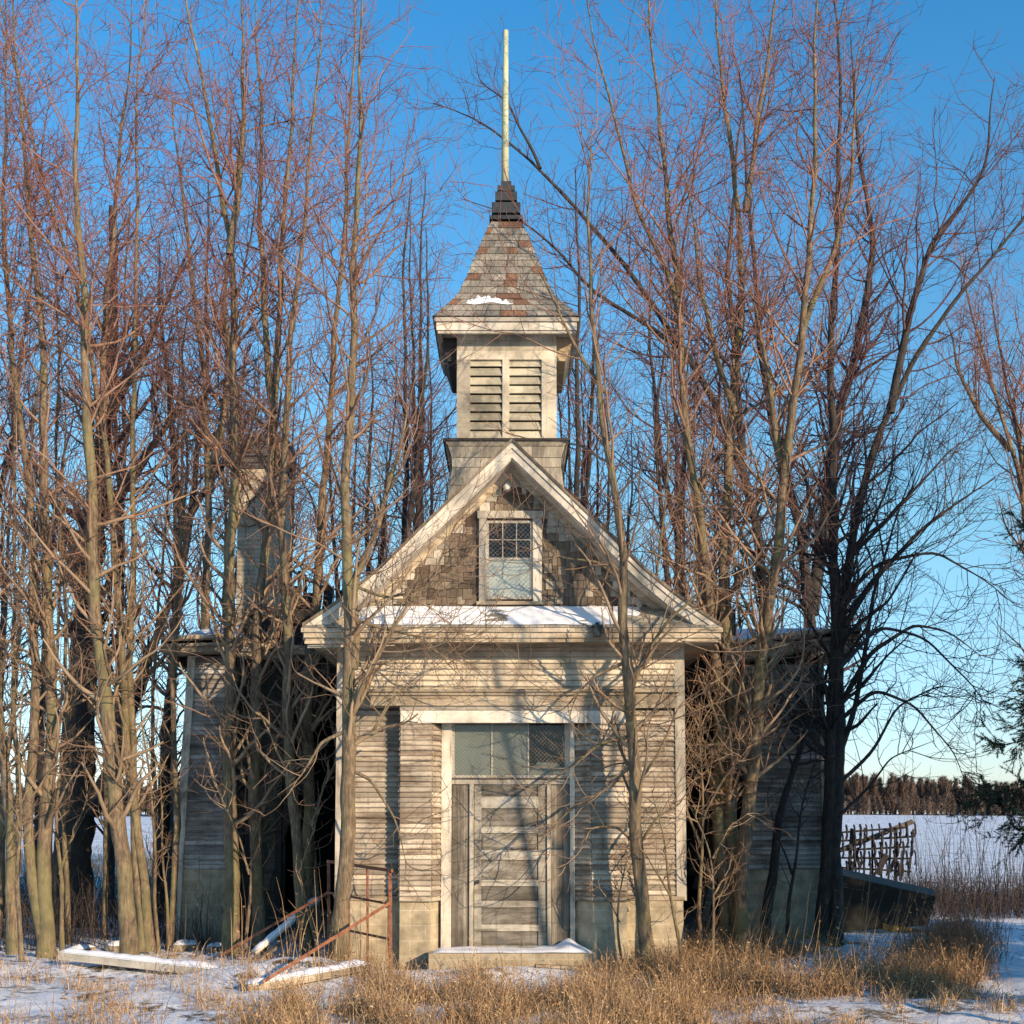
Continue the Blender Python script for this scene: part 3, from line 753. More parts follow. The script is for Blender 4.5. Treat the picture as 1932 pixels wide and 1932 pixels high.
# snow left on the slates
q = MB(); npt = 26
for k in range(npt):
    f0, f1 = k / npt, (k + 1) / npt
    def sp_pt(px_, py_):
        w_ = .6
        for _ in range(6): p = at(px_, py_, YC - w_); w_ = ringw(p.z)
        return at(px_, py_, YC - w_ - .03)
    def lo(f): return 572 + 2 * math.sin(f * 9)
    def hi(f): return 572 - (18 * math.sin(min(1, f * 1.05) * math.pi) ** .7 * (1 - .55 * f) + 2.5 * math.sin(f * 31) + 2 * math.sin(f * 53 + 1)) * .95
    a, b_ = 880 + 88 * f0, 880 + 88 * f1
    A, B, C, Dd = sp_pt(a, lo(f0)), sp_pt(b_, lo(f1)), sp_pt(b_, min(hi(f1), lo(f1) - .5)), sp_pt(a, min(hi(f0), lo(f0) - .5))
    bk = Vector((0, .05, 0)); q.hexa([A, B, B + bk, A + bk, Dd, C, C + bk, Dd + bk])
q.build('roof_snow', 'snow', tw)
# black sheet-metal finial, then the pole
q = MB()
def fblock(px0, px1, py0, py1, t=None):
    w_ = (px1 - px0) / 2 / F * (17 + YC) * 1.01; za_, zb_ = zat(py1, YC), zat(py0, YC)
    q.box(scx - w_, scx + w_, YC - w_, YC + w_, za_, zb_, t)
fblock(922, 986, 419, 426); fblock(934, 974, 412, 419.5); fblock(925, 980, 393, 412.5); fblock(940, 967, 386, 393.5); fblock(931, 973, 370, 386.5); fblock(943, 963, 366, 370.5); fblock(936, 970, 357, 366.5); fblock(942, 962, 346, 357.5)
q.build('finial', 'black_metal', tw)
q = MB(); za_, zb_ = zat(350, YC), zat(58, YC); lean = at(954.5, 58, YC).x
q.tube([(at(953, 350, YC).x, YC, za_), (at(953.3, 200, YC).x, YC, zat(200, YC)), (lean, YC, zb_)], [.056, .047, .036], 12)
q.build('spire_pole', 'pole_paint', tw, True)

# --- hall behind, with the two wing fronts
YH = 3.6
hl, hr = xat(352, YH), xat(1555, YH)
zh1 = zat(1238, YH); zhf = zat(1640, YH)
q = MB(); lean_ = lambda z_: (-.17 * (1 - (z_ / zh1)), 0)
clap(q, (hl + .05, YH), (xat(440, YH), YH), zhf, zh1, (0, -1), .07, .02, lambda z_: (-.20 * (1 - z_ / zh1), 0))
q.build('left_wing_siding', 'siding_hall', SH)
q = MB(); q.hexa([(hl - .22, YH - .03, -.2), (hl - .08, YH - .03, -.2), (hl - .08, YH + .05, -.2), (hl - .22, YH + .05, -.2), (hl - .02, YH - .03, zh1), (hl + .09, YH - .03, zh1), (hl + .09, YH + .05, zh1), (hl - .02, YH + .05, zh1)], .95)
build_each(q, 'wing_corner_board', 'trim_vertical', SH)
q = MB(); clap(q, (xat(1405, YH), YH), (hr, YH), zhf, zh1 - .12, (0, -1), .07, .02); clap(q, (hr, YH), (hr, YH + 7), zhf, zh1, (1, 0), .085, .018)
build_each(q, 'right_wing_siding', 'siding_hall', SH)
q = MB(); q.box(hr - .04, hr + .03, YH - .03, YH + .06, zhf, zh1, .6); build_each(q, 'wing_corner_board', 'trim_vertical', SH)
q = MB(); q.box(hl - .2, xat(440, YH), YH - .0, YH + .15, -.3, zhf); q.box(xat(1395, YH), hr, YH - .0, YH + .15, -.3, zhf); q.box(hr - .12, hr - .002, YH + .15, YH + 7, -.3, zhf); build_each(q, 'hall_foundation', 'concrete_block', SH)
q = MB(); q.box(hl - .02, hl + .02, YH + .06, YH + 7, 0, zh1); q.box(hr - .06, hr - .02, YH + .1, YH + 7, zhf, zh1); q.box(hl + .02, hr - .06, YH + 6.96, YH + 7, -.2, zh1)
q.box(xat(385, YH), xat(441, YH), YH + .02, YH + .06, zhf, zh1); q.box(xat(1400, YH), hr - .06, YH + .01, YH + .05, zhf, zh1 - .2)
for px_ in (462, 520, 575): q.box(xat(px_, YH + .3), xat(px_, YH + .3) + .09, YH + .3, YH + .4, -.1, zh1)
q.box(-3.3, 3.0, YH + 6.9, YH + 6.95, 3.8, 5.25); q.box(hl + .1, hr - .1, YH + 6.8, YH + 6.85, 3.8, 4.72); q.box(xat(1405, YH), hr - .1, YH + .3, YH + .34, 3.5, 4.3); q.box(xat(442, YH), xat(1400, YH), YH + .34, YH + .38, 3.85, 4.95)  # added near-black sheets that close sky gaps under the eaves and roof
build_each(q, 'inner_wall_and_infill', 'void', SH)
q = MB()
for k in range(5): q.bar((xat(1330, YH) + k * .0, YH + .2 + k * .5, .3 + .2 * k), (xat(1400, YH), YH + .3 + k * .5, 2.6), .1, .06)
q.bar((xat(470, YH), YH + .3, .2), (xat(560, YH), YH + 1.4, 3.0), .14, .06); q.bar((xat(600, YH), YH + .2, .1), (xat(545, YH), YH + .9, 3.6), .12, .05)
build_each(q, 'fallen_beam', 'old_beam', SH)
# eaves of the wings, sagging, with snow
q = MB()
eL0, eL1 = at(303, 1208, YH - .45), at(560, 1216, YH - .45)
def eave(q, A, B, hgt, dep):
    for z0_, z1_, yo, t in ((0, .06, 0, .9), (-hgt * .55, -.002, .03, .6), (-hgt, -hgt * .55 - .002, .08, .4)):
        q.hexa([(A.x, A.y + yo, A.z + z0_), (B.x, B.y + yo, B.z + z0_), (B.x, B.y + dep, B.z + z0_), (A.x, A.y + dep, A.z + z0_),
                (A.x, A.y + yo, A.z + z1_), (B.x, B.y + yo, B.z + z1_), (B.x, B.y + dep, B.z + z1_), (A.x, A.y + dep, A.z + z1_)], t)
eave(q, at(303, 1207, YH - .45), at(432, 1204, YH - .45), .18, .6)
eave(q, at(434, 1216, YH - .4), at(575, 1226, YH - .4), .14, .5)
eave(q, at(1378, 1216, YH - .45), at(1500, 1200, YH - .45), .24, .6); eave(q, at(1501, 1198, YH - .45), at(1625, 1190, YH - .45), .2, .6)
q.box(at(1625, 1190, YH - .45).x - .1, at(1625, 1190, YH - .45).x, YH + .16, YH + 6.5, 4.25, 4.42, .5)
q.box(at(303, 1207, YH - .45).x, at(303, 1207, YH - .45).x + .1, YH + .16, YH + 6.5, 4.1, 4.3, .5)
build_each(q, 'hall_cornice', 'trim_worn', SH)
# sagging remains of the hall roof: a low ragged sheet of boards, kept mostly whole to darken the interior
q = MB(); xe0, xe1 = at(303, 1207, YH - .45).x, at(1625, 1190, YH - .45).x
nxx, nyy = 40, 12
def rz(u, v):
    x = xe0 + (xe1 - xe0) * u
    base = np.interp(u, [0, .12, .2, .45, .8, 1], [4.36, 4.34, 4.12, 4.3, 4.28, 4.50])
    rise = np.interp(u, [0, .05, .2, .26, .3, .72, .76, .85, 1], [.1, .42, .22, .5, 1.0, 1.1, .5, .36, .2])
    return base + rise * min(1, v * 4) + .05 * float(vnoise(u * 30, v * 9, 1, 6))
for a in range(nxx):
    for b_ in range(nyy):
        if b_ > 1 and random.random() < .05: continue
        u0, u1, v0, v1 = a / nxx, (a + .96) / nxx, b_ / nyy, (b_ + 1.02) / nyy
        y0_, y1_ = YH - .42 + 7.2 * v0, YH - .42 + 7.2 * v1
        P4 = [(xe0 + (xe1 - xe0) * u0, y0_, rz(u0, v0)), (xe0 + (xe1 - xe0) * u1, y0_, rz(u1, v0)), (xe0 + (xe1 - xe0) * u1, y1_, rz(u1, v1)), (xe0 + (xe1 - xe0) * u0, y1_, rz(u0, v1))]
        q.hexa([(p[0], p[1], p[2] - .04) for p in P4] + P4)
q.build('hall_roof', 'dark_wood', SH)
for px0, px1 in ((318, 436), (1385, 1612)):
    q = MB(); n_ = 24
    a, b_ = at(px0, 1200, YH - .4).x, at(px1, 1200, YH - .4).x
    for k in range(n_):
        for j in range(6):
            x0_, x1_ = a + (b_ - a) * k / n_, a + (b_ - a) * (k + 1) / n_; v0, v1 = .012 + j * .05, .012 + (j + 1) * .05
            def sz_(x, v): 
                u = (x - xe0) / (xe1 - xe0); edge_ = min(1, (x - a) / .3 + .05, (b_ - x) / .3 + .05)
                return rz(u, v) + .01 + .065 * max(0, edge_) * (.7 + .6 * float(vnoise(x * 3, v * 20, 1, 4))) * (1 if j or v > .02 else .35)
            y0_, y1_ = YH - .42 + 7.2 * v0, YH - .42 + 7.2 * v1
            q.poly([(x0_, y0_, sz_(x0_, v0)), (x1_, y0_, sz_(x1_, v0)), (x1_, y1_, sz_(x1_, v1)), (x0_, y1_, sz_(x0_, v1))])
            if j == 0: q.poly([(x0_, y0_, rz((x0_ - xe0) / (xe1 - xe0), v0) - .01), (x1_, y0_, rz((x1_ - xe0) / (xe1 - xe0), v0) - .01), (x1_, y0_, sz_(x1_, v0)), (x0_, y0_, sz_(x0_, v0))])
    q.build('roof_snow', 'snow', SH)
q = MB()                                              # broken rafters and boards standing proud of the roof
for px_, py0, py1, y_ in ((566, 1190, 1078, 5.2), (578, 1190, 1084, 5.6), (610, 1180, 1096, 5.6), (1290, 1180, 1108, 5.5), (1305, 1185, 1135, 5.2), (1280, 1180, 1150, 5.0)):
    a, b_ = at(px_, py0, y_), at(px_ + random.uniform(-4, 8), py1, y_); q.bar(a, b_, .06, .05)
for k in range(9):
    a = at(545 + 12 * k, 1185, 5.0 + .1 * k); b_ = at(552 + 12 * k + random.uniform(-10, 16), 1112 + random.uniform(-8, 14), 5.3 + .1 * k); q.bar(a, b_, .12, .03)
for k in range(4):
    a = at(1275 + 16 * k, 1185, 4.8); b_ = at(1290 + 14 * k, 1135 + 11 * k, 5.1); q.bar(a, b_, .12, .03)
build_each(q, 'broken_rafter', 'dark_wood', SH)
# chimney
yc = 7.0
q = MB(); c0, c1 = xat(448, yc, 1000), xat(533, yc, 1000); q.box(c0, c1, yc, yc + .8, .0, zat(884, yc)); ch = q.build('chimney', 'chimney_brick', SH)
q = MB()
for k, (py0, py1, o) in enumerate(((884, 874, .03), (874, 862, .06), (862, 838, .095), (838, 826, .06))):
    q.box(c0 - o, c1 + o, yc - o, yc + .8 + o, zat(py0, yc) + .001, zat(py1, yc))
q.hexa([(c0 - .03, yc - .03, zat(826, yc) + .002), (c1 + .03, yc - .03, zat(826, yc) + .002), (c1 + .03, yc + .83, zat(826, yc) + .002), (c0 - .03, yc + .83, zat(826, yc) + .002),
        (c0 + .2, yc + .2, zat(812, yc)), (c1 - .2, yc + .2, zat(812, yc)), (c1 - .2, yc + .6, zat(812, yc)), (c0 + .2, yc + .6, zat(812, yc))])
q.build('chimney_cap', 'cap_brick', ch)

# snow lying on the step and the pent roof
def snow_pad(name, x0, x1, y0, y1, zf_, th, parent, nx=60, ny=8, seed=3, cut=.0):
    X, Y = np.meshgrid(np.linspace(x0, x1, nx), np.linspace(y0, y1, ny))
    nz = vnoise(X, Y, .35, seed) * .7 + vnoise(X, Y, .12, seed + 1) * .3
    ex = np.minimum(1, np.minimum((X - x0) / .12, (x1 - X) / .12)); ey = np.minimum(1, np.minimum((Y - y0) / .03 + .3, (y1 - Y) / .04 + .3))
    Z = zf_(X, Y) + th * np.clip(nz - cut, -.3, 1) * np.clip(ex, 0, 1) * np.clip(ey, 0, 1) - .01 * (1 - np.clip(ex, 0, 1))
    i = np.arange(nx * ny).reshape(ny, nx)
    Q = np.stack([i[:-1, :-1].ravel(), i[:-1, 1:].ravel(), i[1:, 1:].ravel(), i[1:, :-1].ravel()], 1)
    return mesh_np(name, np.stack([X.ravel(), Y.ravel(), Z.ravel()], 1), Q, ['snow'], parent=parent)
slope = lambda X, Y: ze + .006 + (zp1 - ze) * np.clip((Y - (YE - .03)) / (-YE), 0, 1)
snow_pad('roof_snow', xat(668, YE), xat(1185, YE), YE - .005, -.03, lambda X, Y: slope(X, Y) - .004, .06, SH, 130, 14, 5, .50)
snow_pad('roof_snow', xat(1150, YE), xat(1215, YE), YE + .2, -.03, lambda X, Y: slope(X, Y) - .006, .07, SH, 40, 8, 7, .5)
snow_pad('step_snow', xs0 + .01, xs1 - .01, -.625, -.06, lambda X, Y: zs - .002 + .10 * np.exp(-(((X - xat(1072, -.3)) / .11) ** 2)) * np.clip((Y + .6) / .5, 0, 1), .06, SH, 70, 10, 9, -.1)
# ================================================================== BARE TREES
def tubes(P, Rr, s, rj=None):
    B, n, _ = P.shape
    T = np.gradient(P, axis=1); T /= np.linalg.norm(T, axis=2, keepdims=True) + 1e-9
    mean = P[:, -1] - P[:, 0]; mean /= np.linalg.norm(mean, axis=1, keepdims=True) + 1e-9
    ref = np.where(np.abs(mean[:, 2:3]) < .75, np.array([[0, 0, 1.]]), np.array([[1., 0, 0]]))
    U = np.cross(T, ref[:, None, :]); U /= np.linalg.norm(U, axis=2, keepdims=True) + 1e-9
    W = np.cross(T, U)
    a = np.arange(s) * 2 * np.pi / s
    V = P[:, :, None, :] + (Rr[:, :, None, None] if rj is None else (Rr[:, :, None] * rj)[..., None]) * (np.cos(a)[None, None, :, None] * U[:, :, None, :] + np.sin(a)[None, None, :, None] * W[:, :, None, :])
    idx = np.arange(B * n * s).reshape(B, n, s); nx = np.roll(idx, -1, axis=2)
    Q = np.stack([idx[:, :-1], nx[:, :-1], nx[:, 1:], idx[:, 1:]], -1).reshape(-1, 4)
    return V.reshape(-1, 3), Q
def grow(p0, d0, L, r0, n, wig, up, tip=.35):
    B = len(p0); P = np.zeros((B, n, 3)); P[:, 0] = p0; d = d0.copy(); st = (L / (n - 1))[:, None]
    for k in range(1, n):
        d = d + rng.normal(0, wig, (B, 3)) + np.array([0, 0, up]); d /= np.linalg.norm(d, axis=1, keepdims=True)
        P[:, k] = P[:, k - 1] + d * st
    Rr = r0[:, None] * np.linspace(1, tip, n)[None]
    return P, Rr
def sprout(P, Rr, counts, t0, t1, ang, ang_sd, lenf, n, wig, up, rf_, rmin, tip=.35, lmin=.1, flat=1.0):
    B, m, _ = P.shape; b = np.repeat(np.arange(B), counts); K = len(b)
    if K == 0: return np.zeros((0, n, 3)), np.zeros((0, n))
    t = rng.uniform(t0, t1, K); x = t * (m - 1); i = np.clip(x.astype(int), 0, m - 2); f = (x - i)[:, None]
    p = P[b, i] * (1 - f) + P[b, i + 1] * f; T = P[b, i + 1] - P[b, i]; T /= np.linalg.norm(T, axis=1, keepdims=True) + 1e-9
    r = Rr[b, i] * (1 - f[:, 0]) + Rr[b, i + 1] * f[:, 0]
    q = rng.normal(0, 1, (K, 3)); q[:, 1] *= flat; q -= T * (q * T).sum(1, keepdims=True); q /= np.linalg.norm(q, axis=1, keepdims=True) + 1e-9
    a = np.radians(rng.normal(ang, ang_sd, K))[:, None]
    d = T * np.cos(a) + q * np.sin(a)
    Lp = np.linalg.norm(np.diff(P, axis=1), axis=2).sum(1)[b]
    L = np.maximum(lmin, lenf(Lp, t, p) * rng.uniform(.55, 1.25, K))
    r0 = np.maximum(rmin, r * rf_ * rng.uniform(.7, 1.1, K))
    return grow(p, d, L, r0, n, wig, up, tip)

WIG = [1.0]
def stem_from(pts, w0, w1, D, n=30, to_ground=True, bulge=None):
    """pixel path at distance D -> smooth world path with radii"""
    y = D - 17
    W = [at(px, py, y) for px, py in pts]
    A = np.array([(v.x, v.y, v.z) for v in W])
    if to_ground: A = np.vstack([[A[0, 0], A[0, 1], gz(A[0, 0], A[0, 1]) - .12], A]) if A[0, 2] > gz(A[0, 0], A[0, 1]) + .05 else A
    A = A[np.argsort(A[:, 2], kind='stable')] if to_ground else A
    seg = np.r_[0, np.cumsum(np.linalg.norm(np.diff(A, axis=0), axis=1))]
    s = np.linspace(0, seg[-1], n); out = np.stack([np.interp(s, seg, A[:, k]) for k in range(3)], 1)
    k = np.array([.25, .5, .25])
    for _ in range(3):
        o = out.copy()
        for c in range(3): o[1:-1, c] = np.convolve(out[:, c], k, 'valid')
        out = o
    ph = rng.uniform(0, 6.28, 4)
    u = s / max(seg[-1], .1)
    out[:, 1] += WIG[0] * u * (.22 * np.sin(u * 4 + ph[0]) + .08 * np.sin(u * 11 + ph[1]) - .22 * np.sin(ph[0]))
    out[:, 0] += .018 * np.sin(s * 2.3 + ph[2]) + .01 * np.sin(s * 5.1 + ph[3])
    r = np.interp(u, [0, .015, .05, .12, 1], [w0 * .62, w0 * .50, w0 * .44, w0 * .42, w1 * .2]) / F * D
    if not to_ground: r = np.linspace(w0 / 2, w1 * .2, n) / F * D
    return out[None], r[None]

def build_tree(name, label, stems, D, dens=1.0, dark=False, low=.12, group=None, cat='tree', ang=45, crown_len=1.2, up=.06, flat=1.0, twigs=.85, origin=None):
    trunkV = []; trunkQ = []; off = 0; allP = []; allR = []
    for P, Rr in stems:
        Pn = P
        nu = 120; i_ = np.linspace(0, P.shape[1] - 1, nu); lo_ = np.clip(i_.astype(int), 0, P.shape[1] - 2); f_ = (i_ - lo_)
        PU = (P[0][lo_] * (1 - f_[:, None]) + P[0][lo_ + 1] * f_[:, None])[None]; RU = (Rr[0][lo_] * (1 - f_) + Rr[0][lo_ + 1] * f_)[None]
        gj = rng.normal(0, .05, (1, nu, 14)); gj = (gj + np.roll(gj, 1, 1) + np.roll(gj, -1, 1)) * .6 + rng.normal(0, .022, (1, nu, 14)) + np.cos(np.arange(14) * 2 * np.pi / 14 * 2 + rng.uniform(0, 6))[None, None] * .05
        for _ in range(9):
            a_ = rng.integers(4, nu - 4); b_ = rng.integers(0, 14); gj[0, a_, b_] += .3; gj[0, a_, (b_ + 1) % 14] += .2; gj[0, a_ + 1, b_] += .2; gj[0, a_ - 1, b_] += .12
        V, Q = tubes(PU, RU, 14, 1 + gj)
        trunkV.append(V); trunkQ.append(Q + off); off += len(V); 
        i_ = np.linspace(0, P.shape[1] - 1, 30); lo_ = np.clip(i_.astype(int), 0, P.shape[1] - 2); f_ = (i_ - lo_)[:, None]
        allP.append(P[0][lo_] * (1 - f_) + P[0][lo_ + 1] * f_); allR.append(Rr[0][lo_] * (1 - f_[:, 0]) + Rr[0][lo_ + 1] * f_[:, 0])
    SP = np.stack(allP); SR = np.stack(allR)
    Ls = np.linalg.norm(np.diff(SP, axis=1), axis=2).sum(1)
    base = SP[0, 0] if origin is None else origin
    T = empty(name, (float(base[0]), float(base[1]), float(base[2]) + .1), label, cat, group)
    mt = ('bark_shaded', 'twig_shaded', 'twig_shaded') if dark else ('bark', 'limb', 'twig')
    mesh_np('trunk', np.vstack(trunkV), np.vstack(trunkQ), [mt[0]], parent=T)
    c1 = np.maximum(3, (Ls * 4.3 * dens).astype(int))
    def l1(Lp, t, p):
        z = p[:, 2]; full = np.interp(z, [0, 2, 5, 8, 14], [.5, .95, 1.4, 1.85, 1.3])
        return full * crown_len * (1 - .35 * t)
    P1, R1 = sprout(SP, SR, c1, low, .995, ang, 14, l1, 11, .12, up, .45, .0075, .3, .25, flat)
    L1 = np.linalg.norm(np.diff(P1, axis=1), axis=2).sum(1)
    c2 = np.maximum(2, (L1 * 5.6 * dens * twigs).astype(int))
    P2, R2 = sprout(P1, R1, c2, .10, .98, 50, 15, lambda Lp, t, p: (.22 + .5 * Lp * (1 - .55 * t)), 7, .16, .06, .58, .0050, .45, .12)
    L2 = np.linalg.norm(np.diff(P2, axis=1), axis=2).sum(1)
    c3 = np.maximum(1, (L2 * 5.2 * dens * twigs).astype(int))
    P3, R3 = sprout(P2, R2, c3, .12, .97, 50, 16, lambda Lp, t, p: (.08 + .38 * Lp), 4, .17, .05, .62, .0034, .6, .07)
    parts = [tubes(P1, R1, 5), tubes(P2, R2, 3), tubes(P3, R3, 3)]
    VV = []; QQ = []; MI = []; off = 0
    for k, (V, Q) in enumerate(parts):
        VV.append(V); QQ.append(Q + off); MI.append(np.full(len(Q), 0 if k == 0 else 1)); off += len(V)
    mesh_np('crown', np.vstack(VV), np.vstack(QQ), [mt[1], mt[2]], np.concatenate(MI), parent=T)
    return T
def S(pts, w0, w1, D, **k): return stem_from(pts, w0, w1, D, **k)
def FK(pts, w0, w1, D, **k): return stem_from(pts, w0, w1, D, to_ground=False, **k)

G1 = 'bare maples growing close around the schoolhouse'
# left cluster, from the left edge inwards
D = 18.3
build_tree('bare_tree', 'slim bare tree cut by the left edge of the picture, leaning out of view', [S([(26, 1800), (19, 1589), (8, 1430), (-10, 1200), (-25, 900), (-40, 500), (-60, 100)], 22, 5, D)], D, group=G1)
build_tree('bare_tree', 'bare tree with two close stems rising from one base near the left edge', [S([(86, 1815), (83, 1660), (82, 1562), (93, 1427), (98, 1291), (88, 1120), (78, 950), (84, 760), (70, 560), (52, 330), (40, 0)], 30, 6, D),
    FK([(82, 1800), (60, 1690), (49, 1600), (60, 1481), (68, 1264), (62, 1047), (54, 885), (41, 779), (21, 675), (5, 500), (-6, 250), (-5, -80)], 22, 5, D)], D, .95, group=G1)
D = 18.0
build_tree('bare_tree', 'stout pale trunk bowing left as it rises, left of the left wing corner', [S([(244, 1806), (234, 1643), (217, 1454), (192, 1264), (181, 1075), (179, 909), (171, 701), (161, 493), (150, 415), (153, 156), (155, -60)], 33, 7, D)], D, group=G1)
D = 18.9
build_tree('bare_tree', 'thin tan trunk just right of the stout bowed trunk, splitting high up', [S([(286, 1795), (262, 1600), (238, 1372), (230, 1210), (217, 993), (210, 960), (192, 779), (175, 640), (130, 500), (80, 330), (20, 120), (-20, -60)], 18, 5, D), FK([(192, 779), (200, 560), (212, 380), (225, 150), (240, -60)], 12, 4, D)], D, group=G1)
build_tree('bare_tree', 'straight slender tree with a kink high in its stem, near a thin twin', [S([(268, 1795), (254, 1560), (244, 1318), (244, 1102), (247, 935), (244, 727), (254, 519), (262, 430), (249, 275), (262, 120), (280, -60)], 18, 5, D)], D, group=G1)
D = 18.7
build_tree('bare_tree', 'pale upright tree in front of the chimney, its stem forking into a tall V', [S([(437, 1800), (433, 1535), (432, 1340), (428, 1156), (436, 1020), (440, 779), (436, 571), (434, 467), (405, 286), (384, 182), (363, 52), (345, -60)], 32, 7, D, n=36),
    FK([(434, 480), (446, 410), (453, 320), (454, 208), (450, 80), (447, -60)], 16, 5, D)], D, group=G1)
D = 18.9
build_tree('bare_tree', 'mossy yellow-green trunk crossing the chimney, leaning slightly right', [S([(486, 1795), (482, 1500), (478, 1264), (483, 1183), (497, 1047), (506, 920), (519, 779), (524, 571), (540, 415), (550, 260), (556, 104), (575, -60)], 28, 6, D),
    FK([(519, 779), (497, 640), (495, 519), (488, 350), (483, 104), (478, -50)], 14, 4, D)], D, group=G1)
D = 18.4
build_tree('bare_tree', 'grey trunk leaning left out of the debris beside the handrail', [S([(582, 1800), (560, 1616), (547, 1481), (542, 1264), (534, 1100), (530, 960), (532, 820), (545, 640), (560, 480), (575, 300), (590, 120), (600, -60)], 26, 5, D)], D, group=G1)
D = 19.6
build_tree('bare_tree', 'smooth brown tree rising over the dark roof remnant left of the gable', [S([(580, 1790), (581, 1568), (582, 1427), (583, 1237), (592, 1145), (605, 1026), (609, 907), (616, 787), (623, 675), (641, 467), (649, 338), (660, 156), (668, -60)], 25, 6, D)], D, group=G1)
D = 16.2; WIG[0] = .3
build_tree('bare_tree', 'smooth pale trunk standing against the left corner of the porch, forked at cornice height', [S([(642, 1836), (650, 1640), (655, 1535), (661, 1350), (663, 1264), (656, 1200), (653, 1075), (652, 960), (657, 860), (664, 675), (670, 500), (676, 312), (682, 104), (690, -60)], 33, 6, D, n=36),
    FK([(662, 1262), (671, 1180), (669, 1102), (690, 1045), (714, 1000), (735, 900), (767, 787), (790, 700)], 18, 4, D), FK([(660, 1351), (678, 1310), (696, 1264), (728, 1212), (768, 1140), (800, 1070)], 14, 3, D),
    FK([(655, 1400), (700, 1382), (738, 1320), (780, 1270)], 8, 2, D), FK([(655, 1450), (700, 1470), (740, 1540), (770, 1640)], 7, 2, D), FK([(660, 1165), (720, 1185), (800, 1205), (880, 1290)], 7, 2, D), FK([(653, 1100), (730, 1130), (820, 1105), (905, 1040)], 7, 2, D), FK([(655, 1380), (610, 1400), (560, 1470), (520, 1500)], 8, 2, D)], D, .95, low=.2, group=G1)
# in front of the porch, right
D = 16.25
build_tree('bare_tree', 'slender wavy pale tree in front of the porch, right of the door', [S([(1224, 1845), (1212, 1700), (1199, 1521), (1187, 1340), (1178, 1189), (1176, 1038), (1163, 948), (1145, 888), (1136, 767), (1128, 675), (1112, 600), (1107, 480), (1110, 389), (1118, 250)], 31, 5, D, n=36),
    FK([(1136, 740), (1100, 680), (1060, 600), (1030, 520), (1000, 470)], 9, 3, D), FK([(1187, 1330), (1215, 1240), (1262, 1170), (1330, 1110), (1390, 1060)], 10, 3, D),
    FK([(1183, 1390), (1130, 1402), (1080, 1445), (1010, 1500)], 8, 2, D), FK([(1193, 1445), (1140, 1490), (1075, 1525), (1000, 1610)], 7, 2, D), FK([(1178, 1250), (1120, 1275), (1060, 1340), (1020, 1350)], 7, 2, D), FK([(1197, 1490), (1245, 1420), (1285, 1330), (1340, 1290)], 7, 2, D), FK([(1205, 1600), (1170, 1560), (1120, 1560), (1060, 1640)], 6, 2, D), FK([(1176, 1100), (1130, 1060), (1060, 1050), (1000, 1010)], 6, 2, D), FK([(1205, 1590), (1240, 1540), (1280, 1520), (1320, 1450)], 6, 2, D)], D, .85, low=.18, group=G1)
WIG[0] = 1.0
# clump right of the porch
D = 18.3
build_tree('bare_tree', 'grey-tan stem nearest the porch in the clump off its right corner, leaning left high up', [S([(1372, 1812), (1362, 1640), (1356, 1521), (1356, 1370), (1350, 1219), (1332, 1068), (1314, 950), (1294, 830), (1283, 675), (1278, 520), (1240, 500), (1231, 470), (1190, 363), (1164, 234), (1133, 104), (1105, -40)], 28, 5, D, n=36),
    FK([(1279, 560), (1268, 440), (1258, 340), (1240, 200), (1225, 60), (1215, -40)], 13, 4, D)], D, 1.02, group=G1, crown_len=1.3, twigs=.82)
build_tree('bare_tree', 'tallest trunk of the clump, passing close by the right end of the porch cornice', [S([(1388, 1812), (1382, 1650), (1380, 1521), (1380, 1370), (1374, 1213), (1366, 1129), (1371, 948), (1377, 827), (1387, 779), (1403, 597), (1405, 389), (1392, 285), (1368, 182), (1361, 0), (1358, -80)], 32, 7, D, n=36),
    FK([(1405, 400), (1420, 300), (1440, 170), (1450, 40), (1458, -60)], 12, 4, D), FK([(1387, 779), (1350, 660), (1318, 560), (1300, 430), (1285, 330)], 13, 4, D)], D, 1.02, group=G1, crown_len=1.3, twigs=.82)
D = 18.0
build_tree('bare_tree', 'trunk of the right clump that bends outward over the right wing roof', [S([(1398, 1815), (1400, 1650), (1410, 1521), (1428, 1340), (1440, 1219), (1459, 1068), (1478, 900), (1495, 753), (1501, 649), (1522, 493), (1525, 337), (1532, 156), (1540, -60)], 32, 6, D, n=36),
    FK([(1478, 900), (1462, 800), (1440, 700), (1420, 610), (1400, 540)], 15, 4, D), FK([(1501, 649), (1540, 560), (1580, 470), (1605, 360), (1625, 200), (1632, 60)], 14, 4, D)], D, 1.02, group=G1, crown_len=1.3, twigs=.82)
D = 19.9
build_tree('bare_tree', 'dark straight trunk at the outer corner of the right wing', [S([(1553, 1790), (1560, 1600), (1567, 1430), (1574, 1219), (1570, 1008), (1567, 860), (1561, 675), (1568, 500), (1575, 311), (1570, 120), (1560, -60)], 28, 6, D)], D, 1.1, dark=True, group=G1)
